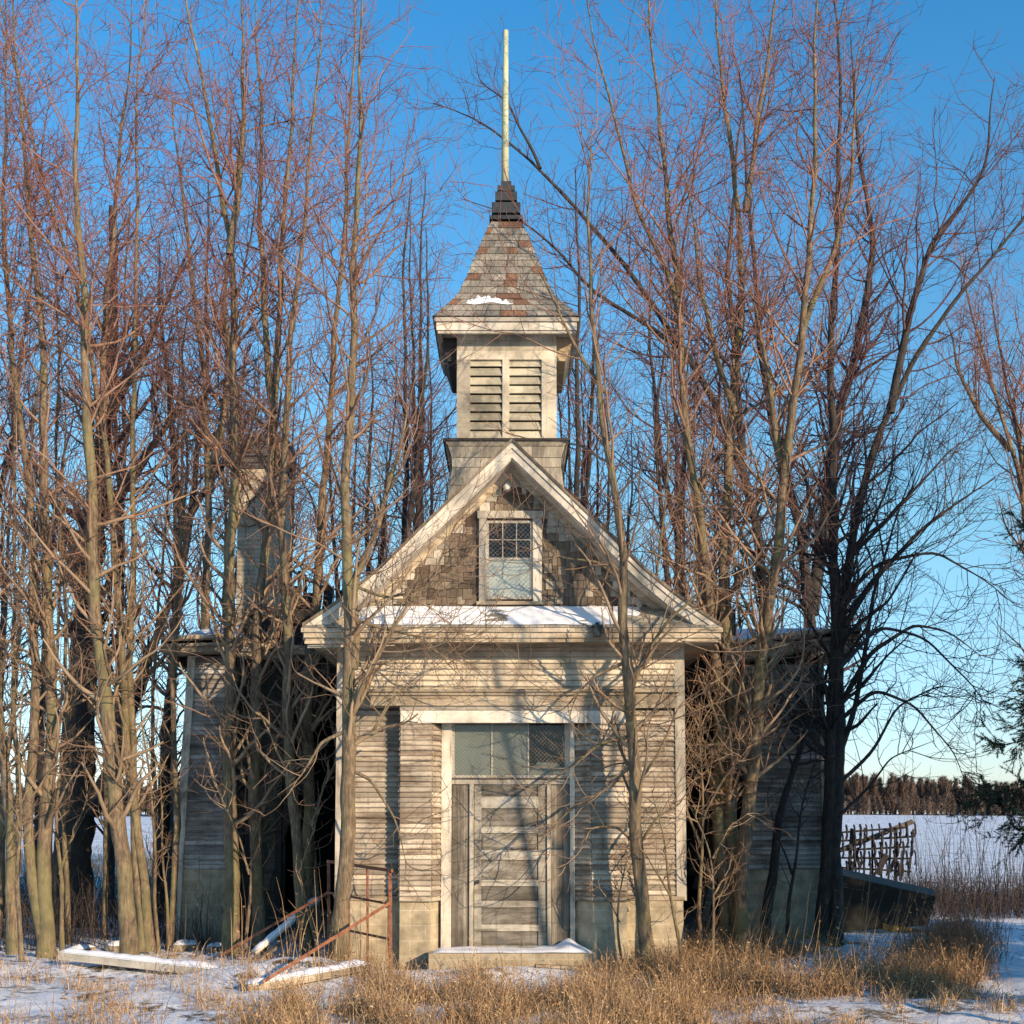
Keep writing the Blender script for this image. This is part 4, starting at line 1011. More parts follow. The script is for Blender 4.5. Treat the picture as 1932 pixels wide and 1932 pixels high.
build_tree('bare_tree', 'dark trunk sweeping far right above the wing roof, with long arched limbs', [S([(1574, 1790), (1578, 1600), (1582, 1400), (1588, 1219), (1597, 1068), (1621, 978), (1652, 857), (1678, 779), (1730, 664), (1813, 560), (1864, 488), (1932, 415), (1990, 330)], 30, 8, D, n=36),
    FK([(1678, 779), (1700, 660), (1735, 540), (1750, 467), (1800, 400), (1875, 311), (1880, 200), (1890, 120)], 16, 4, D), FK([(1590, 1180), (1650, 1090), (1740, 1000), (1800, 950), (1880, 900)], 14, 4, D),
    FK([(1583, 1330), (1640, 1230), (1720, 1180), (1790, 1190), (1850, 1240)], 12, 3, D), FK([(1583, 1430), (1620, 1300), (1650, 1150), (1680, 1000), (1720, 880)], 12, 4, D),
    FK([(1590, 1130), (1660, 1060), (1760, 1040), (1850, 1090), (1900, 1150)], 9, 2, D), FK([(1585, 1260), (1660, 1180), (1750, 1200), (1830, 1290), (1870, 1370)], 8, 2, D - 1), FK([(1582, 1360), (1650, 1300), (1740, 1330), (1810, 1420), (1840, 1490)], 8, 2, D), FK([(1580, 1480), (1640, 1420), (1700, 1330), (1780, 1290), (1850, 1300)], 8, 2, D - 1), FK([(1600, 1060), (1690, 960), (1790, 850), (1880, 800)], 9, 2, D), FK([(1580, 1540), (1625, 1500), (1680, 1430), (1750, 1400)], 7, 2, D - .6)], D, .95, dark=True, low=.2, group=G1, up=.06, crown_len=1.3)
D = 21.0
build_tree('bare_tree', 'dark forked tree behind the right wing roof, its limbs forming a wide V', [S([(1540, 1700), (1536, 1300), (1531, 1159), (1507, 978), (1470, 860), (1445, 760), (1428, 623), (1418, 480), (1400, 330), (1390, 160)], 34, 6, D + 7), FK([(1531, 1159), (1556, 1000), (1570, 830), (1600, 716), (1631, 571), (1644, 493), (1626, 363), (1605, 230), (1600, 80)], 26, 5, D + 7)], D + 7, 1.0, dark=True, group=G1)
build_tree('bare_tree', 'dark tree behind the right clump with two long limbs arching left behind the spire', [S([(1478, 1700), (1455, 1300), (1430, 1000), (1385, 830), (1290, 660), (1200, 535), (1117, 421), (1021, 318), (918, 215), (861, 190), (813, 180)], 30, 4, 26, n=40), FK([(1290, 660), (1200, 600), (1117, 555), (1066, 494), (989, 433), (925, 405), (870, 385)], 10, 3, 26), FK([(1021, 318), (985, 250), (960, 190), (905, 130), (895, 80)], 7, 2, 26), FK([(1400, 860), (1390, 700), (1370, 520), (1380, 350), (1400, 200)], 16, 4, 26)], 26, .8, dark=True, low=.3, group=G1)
D = 19.6
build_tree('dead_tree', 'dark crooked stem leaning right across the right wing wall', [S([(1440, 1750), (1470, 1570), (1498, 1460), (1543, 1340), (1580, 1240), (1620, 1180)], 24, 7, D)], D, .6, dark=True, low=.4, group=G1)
# red-twigged tree at the right edge, big old tree at the left
D = 26
build_tree('bare_tree', 'reddish bare tree fanning out at the right edge above the spruce', [S([(1985, 1700), (1960, 1200), (1920, 900), (1885, 779), (1850, 680), (1825, 560), (1815, 470)], 24, 5, D), FK([(1940, 1000), (1925, 820), (1895, 640), (1880, 520)], 15, 4, D), FK([(1950, 1080), (1960, 850), (1940, 640), (1935, 480)], 14, 4, D), FK([(1905, 850), (1850, 790), (1800, 700), (1780, 600)], 12, 4, D)], D, .9, low=.2, ang=30, group=G1)
D = 23
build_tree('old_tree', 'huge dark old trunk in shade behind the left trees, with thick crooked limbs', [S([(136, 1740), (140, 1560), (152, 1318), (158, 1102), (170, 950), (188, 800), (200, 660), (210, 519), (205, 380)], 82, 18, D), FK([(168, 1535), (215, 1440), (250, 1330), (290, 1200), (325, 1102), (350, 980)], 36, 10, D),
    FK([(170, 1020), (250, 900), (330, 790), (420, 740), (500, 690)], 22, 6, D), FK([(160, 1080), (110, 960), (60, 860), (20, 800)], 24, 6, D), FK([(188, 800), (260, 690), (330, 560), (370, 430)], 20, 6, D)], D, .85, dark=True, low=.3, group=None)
D = 25
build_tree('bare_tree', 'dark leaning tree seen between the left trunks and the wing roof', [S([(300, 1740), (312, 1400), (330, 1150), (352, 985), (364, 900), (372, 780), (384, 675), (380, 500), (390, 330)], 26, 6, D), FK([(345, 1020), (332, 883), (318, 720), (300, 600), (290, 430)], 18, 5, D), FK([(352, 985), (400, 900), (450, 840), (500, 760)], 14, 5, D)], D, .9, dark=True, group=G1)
build_tree('bare_tree', 'twin-stemmed tan tree just left of the chimney, rising behind the wing', [S([(372, 1740), (385, 1400), (388, 1150), (392, 990), (396, 870), (385, 720), (370, 560), (350, 380), (335, 200)], 26, 6, D - 2), FK([(394, 930), (420, 800), (428, 680), (420, 540), (432, 400), (440, 250)], 16, 5, D - 2)], D - 2, .9, group=G1)

# two bare trees out of the picture on the right, whose shadows net the front of the house
for (x_, y_, lb_) in ((6.1, -7.0, 'bare tree beyond the right edge whose branch shadows fall on the porch'),):
    def W_(a, b, c): return [(x_ + a, y_ + b, c)]
    st_ = []
    for (pts_, w_) in ((((0, 0, -.2), (.1, 0, 2), (-.1, .1, 5), (.2, 0, 8), (0, 0, 12)), .06), (((0, 0, 1.5), (-.5, .2, 3.5), (-.9, .1, 6), (-1.2, 0, 9)), .05), (((.05, 0, 2.2), (.5, -.3, 4), (.8, -.4, 6.5), (1.0, -.3, 9.5)), .045), (((-.05, 0, 3.2), (-.3, .5, 5), (-.4, .9, 7.5)), .04)):
        A_ = np.array(pts_) + np.array([x_, y_, 0]); s0_ = np.linspace(0, len(A_) - 1, 30)
        st_.append((np.stack([np.interp(s0_, range(len(A_)), A_[:, k]) for k in range(3)], 1)[None], np.linspace(w_, .012, 30)[None]))
    build_tree('bare_tree', lb_, st_, 10, .55, low=.15, group=G1, twigs=.55)

# slender stems and saplings low down
def sapling(label, pts, w0, D, group, dens=1.0, forks=(), dark=False):
    st = [S(pts, w0, 2.5, D, n=18)] + [FK(f, w0 * .55, 2, D, n=18) for f in forks]
    return build_tree('sapling', label, st, D, dens, dark, .25, group, 'sapling', 45, .55, .05)
GS = 'saplings and thin stems around the house'
sapling('forked sapling with curling twigs off the right corner of the porch', [(1347, 1835), (1343, 1700), (1344, 1611), (1330, 1560), (1300, 1500)], 8, 16.6, GS, 1.4, [[(1344, 1620), (1375, 1560), (1420, 1530)], [(1344, 1690), (1370, 1650), (1400, 1630)]])
sapling('thin dark sapling against the right end of the porch foundation', [(1285, 1838), (1275, 1740), (1260, 1640), (1255, 1560), (1230, 1490)], 9, 16.4, GS, 1.1, [[(1268, 1690), (1235, 1640), (1205, 1600)]])
sapling('curved brown stem rising from the foundation beside the door step', [(1178, 1840), (1160, 1760), (1163, 1700), (1185, 1640), (1210, 1560)], 6, 16.35, GS, 1.0, [[(1165, 1740), (1140, 1690), (1120, 1660)]])
sapling('leafless switch of a sapling left of the pale wing corner board', [(300, 1790), (292, 1600), (280, 1450), (262, 1300), (250, 1180)], 8, 19.2, GS, 1.2)
sapling('pair of thin whips in front of the shaded left wing wall', [(462, 1795), (470, 1650), (482, 1560), (500, 1480), (520, 1380)], 8, 18.6, GS, 1.2, [[(470, 1650), (450, 1560), (420, 1480)]])
sapling('bent whip with yellow bark right of the pale upright tree', [(500, 1795), (490, 1700), (487, 1600), (480, 1470), (475, 1330)], 9, 18.9, GS, 1.1)
sapling('slender sapling leaning over the handrail toward the porch corner', [(602, 1800), (578, 1700), (565, 1650), (592, 1560), (600, 1480)], 9, 17.6, GS, 1.3, [[(592, 1560), (610, 1480), (640, 1400)]])
sapling('two thin stems between the double-stemmed tree and the stout bowed trunk', [(118, 1800), (112, 1650), (102, 1500), (120, 1380), (115, 1200), (110, 1050)], 10, 18.8, GS, 1.1, [[(112, 1650), (140, 1550), (150, 1450)]])
sapling('sapling beside the left picture edge with a dense tangle of twigs', [(45, 1812), (32, 1700), (28, 1560), (22, 1400), (30, 1250)], 10, 17.6, GS, 1.3)
sapling('whippy sapling right of the bowed trunk, in front of the snow bank', [(318, 1795), (310, 1650), (302, 1500), (290, 1380)], 7, 19.6, GS, 1.4)
sapling('sapling with spreading twigs in front of the right wing siding', [(1485, 1790), (1492, 1650), (1500, 1560), (1520, 1470), (1540, 1380)], 9, 19.3, GS, 1.3, [[(1492, 1650), (1460, 1560), (1440, 1500)]], True)
sapling('stem with hooked twigs between the clump and the porch wall', [(1325, 1825), (1322, 1700), (1330, 1560), (1315, 1420), (1330, 1300)], 10, 17.5, GS, 1.5, [[(1322, 1600), (1290, 1500), (1275, 1400)], [(1330, 1540), (1380, 1440), (1430, 1370)]])

# tree lines beyond the house: a few kinds, then copies of each with its parts
def copy_thing(o, loc, rz=0, sc=1, label=None, group=None):
    c = o.copy(); COL.objects.link(c); c.location = loc; c.rotation_euler = (0, 0, rz); c.scale = (sc,) * 3
    if label: c['label'] = label
    if group: c['group'] = group
    for ch in [k for k in bpy.data.objects if k.parent == o]:
        d = ch.copy(); COL.objects.link(d); d.parent = c
    return c
GB = 'dark slender trees in the thicket behind the schoolhouse'
LB = 'dark slender bare tree standing in the thicket behind the schoolhouse'
kinds = []
for k in range(4):
    xb_ = 965 + [-215, 130, -180, 300][k]; dd = [27, 26, 30, 30][k]
    lean_k = [8, -4, 6, 14][k]
    kinds.append(build_tree('bare_tree', LB, [S([(xb_, 1700), (xb_ + lean_k, 1300), (xb_ + lean_k * 1.5, 1000), (xb_ + lean_k * 2, 760), (xb_ + lean_k, 520), (xb_ + lean_k * 3, 330)], [20, 24, 20, 24][k], 5, dd), FK([(xb_ + lean_k * 1.3, 1050), (xb_ + 40 - k * 20, 850), (xb_ + 60 - 34 * k, 600), (xb_ + 50 - 30 * k, 420)], 12, 4, dd)], dd, .68, dark=True, low=.08, group=GB, crown_len=1.5))
spots = [(-1.75, 11.5), (1.45, 10.2), (1.2, 12.5), (-2.9, 13), (3.3, 12), (-5.2, 12), (-8.0, 11), (-9.6, 9), (-6.5, 14.5), (-4.0, 16), (-1.5, 17), (2.6, 16), (4.6, 15), (-10.5, 14), (-8.5, 18), (-12.5, 17), (3.2, 20), (5.2, 20), (-3.5, 21), (-7.0, 22), (-11.5, 7), (2.2, 23), (-5.6, 18), (-2.3, 24)]
for i_, (sx_, sy_) in enumerate(spots):
    copy_thing(kinds[i_ % 4], (sx_, sy_, gz(sx_, sy_)), random.uniform(0, 6.28), random.uniform(.72, .98))

GY = 'thin young trees crowding between the larger trunks'
LY = 'thin young bare tree crowding in the thicket beside the larger trunks'
young = []
for k, (bx_, dy_) in enumerate(((30, 19.9), (128, 20.6), (325, 19.7))):
    l_ = (14, -10, 22)[k]
    young.append(build_tree('young_tree', LY, [S([(bx_, 1790), (bx_ + l_ * .4, 1500), (bx_ - l_ * .3, 1200), (bx_ + l_, 900), (bx_ + l_ * .4, 640), (bx_ + l_ * 1.8, 420)], (13, 11, 14)[k], 2.5, dy_)], dy_, .75, low=.12, group=GY, ang=42, crown_len=.95))
for i_, (px_, dd_) in enumerate(((5, 21.2), (108, 20.0), (205, 21.2), (298, 20.6), (455, 26.5), (-90, 19.2), (560, 26.5), (1215, 25.5), (1255, 27), (1335, 25.6), (1420, 26.4), (1490, 25.4), (-140, 21))):
    x_ = (px_ - PX) / F * dd_; y_ = dd_ - 17
    copy_thing(young[i_ % 3], (x_, y_, gz(x_, y_)), random.uniform(0, 6.28), random.uniform(.85, 1.2))

# spruce at the right edge
def spruce(x, y, h, z_low, rlow, label, dens=1.0):
    g0 = gz(x, y); T = empty('spruce', (x, y, g0), label, 'spruce tree')
    q = MB(); q.tube([(x, y, g0 - .1), (x + .03, y, g0 + h * .5), (x, y, g0 + h)], [.17, .1, .02], 10); q.build('trunk', 'needle_bark', T)
    nb = int(110 * dens); zz = z_low + (h - z_low) * np.linspace(0, .97, nb) ** 1.05
    az = np.arange(nb) * 2.4 + rng.normal(0, .2, nb)
    Lb = rlow * (1 - (zz - z_low) / (h - z_low)) ** .8 * rng.uniform(.78, 1.15, nb) + .12
    d = np.stack([np.cos(az), np.sin(az), np.full(nb, .05)], 1)
    P1 = np.zeros((nb, 10, 3))
    for k in range(10):
        u = k / 9; P1[:, k, 0] = x + d[:, 0] * Lb * u; P1[:, k, 1] = y + d[:, 1] * Lb * u; P1[:, k, 2] = g0 + zz + Lb * (.18 * u - .62 * u ** 2 + .26 * u ** 3.5)
    R1 = np.linspace(.022, .005, 10)[None] * np.ones((nb, 1))
    P2, R2 = sprout(P1, R1, np.maximum(5, (Lb * 26).astype(int)), .08, .99, 55, 10, lambda Lp, t, p: (.12 + .30 * Lp * (1 - .7 * t)), 5, .05, -.07, .5, .004)
    P3, R3 = sprout(P2, R2, np.full(len(P2), 5), .1, .95, 45, 10, lambda Lp, t, p: .06 + .3 * Lp, 3, .05, -.05, .5, .003)
    V1, Q1 = tubes(P1, R1, 5); q_o = mesh_np('bough', V1, Q1, ['needle_bark'], parent=T)
    VV = []; QQ = []; off = 0
    for P in (P2, P3):                                    # needles: short blades all along every twig
        B, n_, _ = P.shape; m_ = 70 if P is P2 else 40
        b = np.repeat(np.arange(B), m_); t = rng.uniform(0, .999, len(b)) * (n_ - 1); i_ = t.astype(int); f = (t - i_)[:, None]
        p = P[b, i_] * (1 - f) + P[b, i_ + 1] * f; T_ = P[b, i_ + 1] - P[b, i_]; T_ /= np.linalg.norm(T_, axis=1, keepdims=True)
        q_ = rng.normal(0, 1, p.shape); q_ -= T_ * (q_ * T_).sum(1, keepdims=True); q_ /= np.linalg.norm(q_, axis=1, keepdims=True)
        dn = (T_ * .8 + q_ * .7); dn *= rng.uniform(.025, .045, (len(b), 1)); s_ = np.cross(T_, q_) * .0042
        V = np.stack([p - s_, p + s_, p + dn], 1).reshape(-1, 3); Q = np.arange(len(V)).reshape(-1, 3)
        VV.append(V); QQ.append(Q + off); off += len(V)
    mesh_np('needle_foliage', np.vstack(VV), np.vstack(QQ), ['needles'], smooth=False, parent=T)
    return T
spruce(7.15, -2.4, 9.5, 1.9, 2.15, 'dark green spruce hanging its boughs in at the right edge of the picture')

spruce(10.6, -4.4, 10.5, .5, 2.7, 'tall spruce standing by the track beyond the right edge, shading the right wing', 1.2)
spruce(13.2, -2.2, 11, .4, 3.0, 'broad spruce beyond the right edge, shading the tipped box and brush', 1.1)
spruce(9.8, -9.2, 3.9, .2, 1.6, 'young spruce beyond the right edge beside the near end of the track', .7)

# ================================================================== RAILING, PLANKS, DEBRIS
RL = empty('handrail', tuple(at(680, 1830, -.6)), 'rusty iron stair handrail toppled beside the left corner of the porch', 'handrail')
def yr(px): return np.interp(px, [400, 620, 738], [-.1, .25, -1.0]) if px >= 620 else np.interp(px, [413, 620], [-.6, .25])
for px_, p0_, p1_ in ((620, 1623, 1812), (658, 1631, 1824), (693, 1639, 1836), (736, 1643, 1850)):
    y_ = float(yr(px_)); q = MB(); a, b_ = at(px_ + 1, p1_, y_), at(px_, p0_, y_); q.bar(a, b_, .038 if px_ in (620, 736) else .026, .03); q.build('post', 'rust', RL)
for a, b_, w_ in (((618, 1625), (740, 1643), .036), ((620, 1684), (736, 1706), .024), ((621, 1748), (736, 1772), .024)):
    q = MB(); q.bar(at(a[0], a[1], yr(a[0] if a[0] >= 620 else 620) - .02), at(b_[0], b_[1], yr(738) - .02), w_, .028); q.build('rail', 'rust', RL)
q = MB(); q.bar(at(738, 1702, -1.02), at(496, 1853, -2.0), .036, .03); q.build('rail', 'rust', RL)
q = MB(); q.bar(at(622, 1682, .22), at(413, 1805, 1.0), .034, .03); q.build('rail', 'rust', RL)

def log_snow(name, label, cat, A, B, wd_, th, mat, snow=True, group=None):
    q = MB(); q.bar(A, B, wd_, th, up=(0, 0, 1)); o = q.build(name, mat)
    c = (A + B) / 2; a = np.array([v.co for v in o.data.vertices]) - np.array(c); o.data.vertices.foreach_set('co', a.ravel()); o.location = c
    tag(o, label, cat, group)
    if snow:
        n_ = 40; d = (B - A); side = d.cross(Vector((0, 0, 1))).normalized(); VV = []; m_ = 7
        for k in range(n_):
            f = k / (n_ - 1); e_ = min(1, f / .05 + .15, (1 - f) / .05 + .15); hgt = .05 * e_ * (.6 + .8 * float(vnoise(f * 20, 0, 1, 3)))
            for j in range(m_):
                g_ = j / (m_ - 1) * 2 - 1; p = A + d * f + side * (wd_ * .54 * g_) + Vector((0, 0, th / 2 - .012 + hgt * (1 - abs(g_) ** 2.5)))
                VV.append(tuple(p - c))
        i = np.arange(n_ * m_).reshape(n_, m_); Q = np.stack([i[:-1, :-1].ravel(), i[1:, :-1].ravel(), i[1:, 1:].ravel(), i[:-1, 1:].ravel()], 1)
        s_ = mesh_np('snow_cover', np.array(VV), Q, ['snow']); s_.parent = o
    return o
def onG(px, py, y, up=.0):
    p = at(px, py, y); return Vector((p.x, y, gz(p.x, y) + up))
log_snow('fallen_post', 'long snow-topped white post lying across the left foreground snow', 'post', at(118, 1801, .1), at(412, 1834, -.75), .17, .10, 'trim')
log_snow('fallen_board', 'snow-covered board half buried along the edge of the left snow bank', 'board', onG(462, 1880, -1.9, .03) , onG(690, 1846, -1.15, .06), .20, .09, 'trim_worn')
log_snow('leaning_plank', 'grey plank sloping up out of the debris left of the handrail', 'plank', at(478, 1798, 1.2), at(600, 1695, 1.7), .16, .04, 'trim', True)
log_snow('leaning_plank', 'bare brown plank sloping just under the grey one', 'plank', at(500, 1802, 1.0), at(612, 1722, 1.5), .09, .04, 'old_beam', False)
log_snow('fallen_board', 'thin board lying on the snow before the door step', 'board', onG(1010, 1842, -1.0, .02), onG(1110, 1838, -.9, .03), .10, .03, 'trim_worn', False)

# stones and rubble along the left
rub = MB()
def rock(name, label, x, y, r, mat='concrete_block', snow=True):
    V = []; n1, n2 = 7, 10
    z0 = gz(x, y)
    sd_ = random.uniform(0, 99)
    for a in range(n1):
        th = math.pi * a / (n1 - 1)
        for b_ in range(n2):
            ph = 2 * math.pi * b_ / n2; k = r * (.8 + .45 * float(vnoise(math.cos(ph) * 2 + sd_, math.sin(ph) * 2 + th * 2, .8, 2)))
            V.append((k * math.sin(th) * math.cos(ph) * 1.3, k * math.sin(th) * math.sin(ph), k * math.cos(th) * .7))
    i = np.arange(n1 * n2).reshape(n1, n2); nx = np.roll(i, -1, 1)
    Q = np.stack([i[1:], nx[1:], nx[:-1], i[:-1]], -1)
    Q = np.stack([i[1:].ravel(), nx[1:].ravel(), nx[:-1].ravel(), i[:-1].ravel()], 1)
    cen = np.array(V)[Q].mean(1)[:, 2]
    o = mesh_np(name, np.array(V), Q, [mat, 'snow'], (cen > r * .22).astype(int) if snow else None, smooth=False); o.location = (x, y, z0 + r * .25)
    return tag(o, label, 'stone')
for i_, (px_, py_, r_, lb) in enumerate(((148, 1795, .13, 'small snow-capped stone left of the long white post'), (165, 1790, .09, 'little stone between the post and the leftmost stone'), (350, 1788, .16, 'larger snowy stone at the foot of the bowed trunk'), (408, 1790, .12, 'snowy lump of rubble beside the pale upright tree'), (225, 1790, .14, 'snow-topped stone in front of the bowed trunk'))):
    y_ = 1.87 * F / (py_ - 1535) - 17; rock('stone', lb, at(px_, py_, y_).x, y_, r_)

# tipped-over box beyond the right wing, farm implement behind it
BX = empty('wooden_box', (5.4, 5.6, gz(5.4, 5.6)), 'dark mossy wooden box tipped over beyond the right wing', 'box')
y_ = 5.0
q = MB(); tl, trr, br_, bl = at(1572, 1648, y_), at(1765, 1691, y_), at(1752, 1746, y_), at(1572, 1760, y_); tm = at(1640, 1660, y_); bm = at(1660, 1765, y_)
back = Vector((.35, 1.3, .05))
for k in range(5):
    f0, f1 = k / 5, (k + .995) / 5
    A, B = tl.lerp(bl, f0), trr.lerp(br_, f0); C, Dd = tl.lerp(bl, f1), trr.lerp(br_, f1); t_ = Vector((0, .04 + .006 * k, 0))
    q.hexa([C, Dd, Dd + t_, C + t_, A, B, B + t_, A + t_])
q.build('side_board', 'moss_plank', BX)
q = MB(); q.hexa([br_ + Vector((-.0, .05, 0)), br_ + back, br_ + back + Vector((-.05, 0, 0)), br_ + Vector((-.05, .05, 0)), trr + Vector((0, .05, 0)), trr + back, trr + back + Vector((-.05, 0, 0)), trr + Vector((-.05, .05, 0))])
q.build('end_board', 'moss_plank', BX)
q = MB(); q.hexa([tl + Vector((0, .05, -.02)), trr + Vector((-.05, .05, -.02)), trr + back + Vector((-.05, 0, -.02)), tl + back + Vector((0, 0, -.02)), tl + Vector((0, .05, .0)), trr + Vector((-.05, .05, .0)), trr + back + Vector((-.05, 0, 0)), tl + back])
q.build('bottom_board', 'moss_plank', BX)
q = MB(); a, b_ = at(1665, 1742, y_ - .03), at(1748, 1757, y_ - .03); q.hexa([a + Vector((.02, 0, -.10)), b_ + Vector((.03, 0, -.16)), b_ + Vector((0, .1, -.16)), a + Vector((0, .1, -.1)), a, b_ + Vector((.03, 0, .0)), b_ + Vector((.03, .1, 0)), a + Vector((0, .1, 0))])
q.build('rim_board', 'yellow_lichen', BX)
YI = 15.0
IM = empty('farm_harrow', tuple(at(1655, 1665, YI)), 'old iron harrow with rows of curved teeth standing in the snow at the field edge', 'harrow')
for px_, p0_, p1_ in ((1600, 1560, 1672), (1615, 1566, 1655), (1630, 1562, 1668), (1646, 1572, 1660), (1662, 1558, 1672), (1676, 1564, 1660), (1690, 1560, 1668), (1716, 1556, 1640)):
    q = MB(); q.bar(at(px_, p1_, YI), at(px_ + random.uniform(-6, 9), p0_ + random.uniform(-4, 10), YI + random.uniform(-.3, .3)), .07 if px_ in (1600, 1690) else .04, .05); q.build('upright', 'farm_iron', IM)
for py0, py1, n_ in ((1572, 1566, 13), (1588, 1584, 12), (1606, 1602, 14), (1622, 1619, 12), (1640, 1640, 14)):
    q = MB(); q.bar(at(1582, py0 + random.uniform(-4, 4), YI - .05), at(1720 + random.uniform(-12, 8), py1 + random.uniform(-7, 5), YI - .05), .045, .05); bar_ = q.build('tooth_bar', 'farm_iron', IM)
    q = MB()
    for k in range(n_):
        if random.random() < .18: continue
        px_ = 1587 + k * 135 / (n_ - 1) + random.uniform(-3, 3); c = at(px_, py0 + (py1 - py0) * k / n_, YI - .1)
        q.tube([c + Vector((0, -.02, -.14)), c + Vector((0, -.12, -.04)), c + Vector((0, -.1, .10)), c + Vector((.01, 0, .17)), c + Vector((.03, .06, .12))], random.uniform(.018, .032), 5)
    build_each(q, 'tooth', 'farm_iron', bar_, .001)
q = MB(); q.bar(at(1580, 1606, YI + .4), at(1722, 1550, YI + .4), .1, .12); q.build('drawbar', 'old_beam', IM)
for k in range(7):
    q = MB(); a = at(1585 + 19 * k, random.uniform(1635, 1662), YI + random.uniform(-.4, .4)); b_ = at(1585 + 19 * k + random.uniform(-35, 40), random.uniform(1580, 1625), YI + random.uniform(-.4, .4)); q.bar(a, b_, .06, .05); q.build('brace', 'farm_iron', IM)
q = MB(); q.bar(at(1655, 1650, YI - .2), at(1672, 1612, YI - .2), .12, .05); q.build('steel_plate', 'farm_iron', IM)

# ================================================================== GRASS AND BRUSH
def blades(name, mat, px, py, h, lean=.35, wdt=.0035, clump=5, spread=.05, tone_hi=1.0, depth=None, seeds=.0, curl=.9, hsd=.35, winddir=None):
    """dry stalks rooted on the ground where the photo shows them; every stalk its own curve"""
    y = np.clip(1.87 * F / (np.maximum(py, 1560) - 1535) - 17, -12, 60) if depth is None else depth
    x = (px - PX) / F * (y + 17)
    x = np.repeat(x, clump) + rng.normal(0, spread, len(x) * clump); y = np.repeat(y, clump) + rng.normal(0, spread, len(y) * clump)
    h = np.repeat(h, clump) * np.clip(rng.normal(1, hsd, len(x)), .25, 1.9)
    K = len(x); z = ground(x, y) - .02
    az = rng.uniform(0, 2 * np.pi, K); ln_ = np.abs(rng.normal(0, lean, K)); n_ = 5
    d = np.stack([np.cos(az) * ln_, np.sin(az) * ln_, np.ones(K)], 1)
    if winddir is not None: d += np.array(winddir)[None]
    d /= np.linalg.norm(d, axis=1, keepdims=True)
    P = np.zeros((K, n_, 3)); P[:, 0] = np.stack([x, y, z], 1); st = (h / (n_ - 1))[:, None]
    droop = np.stack([np.cos(az), np.sin(az), np.zeros(K)], 1) * rng.uniform(0, .35, (K, 1)) * curl - np.array([0, 0, 1.]) * rng.uniform(0, .22, (K, 1)) * curl
    for k in range(1, n_):
        P[:, k] = P[:, k - 1] + d * st; d = d + droop * (k / 2) + rng.normal(0, .05, (K, 3)); d /= np.linalg.norm(d, axis=1, keepdims=True)
    a2 = rng.uniform(0, np.pi, K); s_ = np.stack([np.cos(a2), np.sin(a2), np.zeros(K)], 1)
    wv = (wdt * rng.uniform(.6, 1.4, K))[:, None, None] * np.array([1, .9, .75, .5, .2])[None, :, None]
    V = np.stack([P - s_[:, None] * wv, P + s_[:, None] * wv], 2)
    idx = np.arange(K * n_ * 2).reshape(K, n_, 2)
    Q = np.stack([idx[:, :-1, 0], idx[:, :-1, 1], idx[:, 1:, 1], idx[:, 1:, 0]], -1).reshape(-1, 4); V = V.reshape(-1, 3)
    tn = np.repeat(np.clip(rng.beta(2, 2, K) * tone_hi, 0, 1), n_ - 1)
    if seeds > 0:                                        # seed heads and curled leaves: little quads along the stalk tops
        m_ = int(K * seeds); b = rng.integers(0, K, m_); kk = rng.integers(2, n_, m_); p = P[b, kk] + rng.normal(0, .006, (m_, 3))
        u = rng.normal(0, 1, (m_, 3)); u /= np.linalg.norm(u, axis=1, keepdims=True); v = rng.normal(0, 1, (m_, 3)); v = np.cross(u, v); v /= np.linalg.norm(v, axis=1, keepdims=True)
        a = rng.uniform(.006, .026, (m_, 1)); c_ = rng.uniform(.002, .007, (m_, 1))
        V2 = np.stack([p - u * a, p - v * c_, p + u * a, p + v * c_], 1).reshape(-1, 3); Q2 = np.arange(len(V2)).reshape(-1, 4) + len(V)
        V = np.vstack([V, V2]); Q = np.vstack([Q, Q2]); tn = np.concatenate([tn, np.clip(rng.uniform(.2, 1, m_) * tone_hi, 0, 1)])
    return mesh_np(name, V, Q, [mat], tones=tn, smooth=False)
def scatter(n_, x0, x1, y0, y1, sc, cut, seed):
    px = rng.uniform(x0, x1, n_ * 4); py = rng.uniform(y0, y1, n_ * 4); k = vnoise(px, py * 2.2, sc, seed) > cut
    return px[k][:n_], py[k][:n_]
px, py = scatter(3300, 470, 1330, 1846, 1990, 55, .52, 3); h = rng.uniform(.08, .36, len(px))
px = np.concatenate([px, rng.uniform(430, 1400, 600)]); py = np.concatenate([py, rng.uniform(1842, 1985, 600)]); h = np.concatenate([h, rng.uniform(.05, .26, 600)])
tag(blades('dry_grass', 'dry_blade', px, py, h, clump=6, seeds=1.6, spread=.07, lean=.45), 'golden dry grass in front of the door step', 'grass', kind='stuff')
px, py = scatter(800, -250, 560, 1800, 1990, 70, .5, 5); h = rng.uniform(.06, .26, len(px))
tag(blades('dry_grass', 'dry_blade', px, py, h, clump=5, seeds=1.0), 'thin dry grass poking through the left snow', 'grass', kind='stuff')
px, py = scatter(1500, 1000, 1960, 1862, 1990, 45, .52, 6); h = rng.uniform(.04, .16, len(px))
tag(blades('dry_grass', 'dry_blade', px, py, h, clump=5, seeds=.8), 'short grass tips poking through the right foreground snow', 'grass', kind='stuff')
px, py = scatter(2300, 1215, 1835, 1790, 1876, 38, .5, 9); h = rng.uniform(.10, .40, len(px))
px = np.concatenate([px, rng.uniform(1180, 1880, 520)]); py = np.concatenate([py, rng.uniform(1788, 1890, 520)]); h = np.concatenate([h, rng.uniform(.06, .3, 520)])
tag(blades('weed_patch', 'dry_blade', px, py, h, lean=.5, clump=6, spread=.10, seeds=2.2, tone_hi=.9), 'tangle of brown weeds in front of the right wing', 'weeds', kind='stuff')
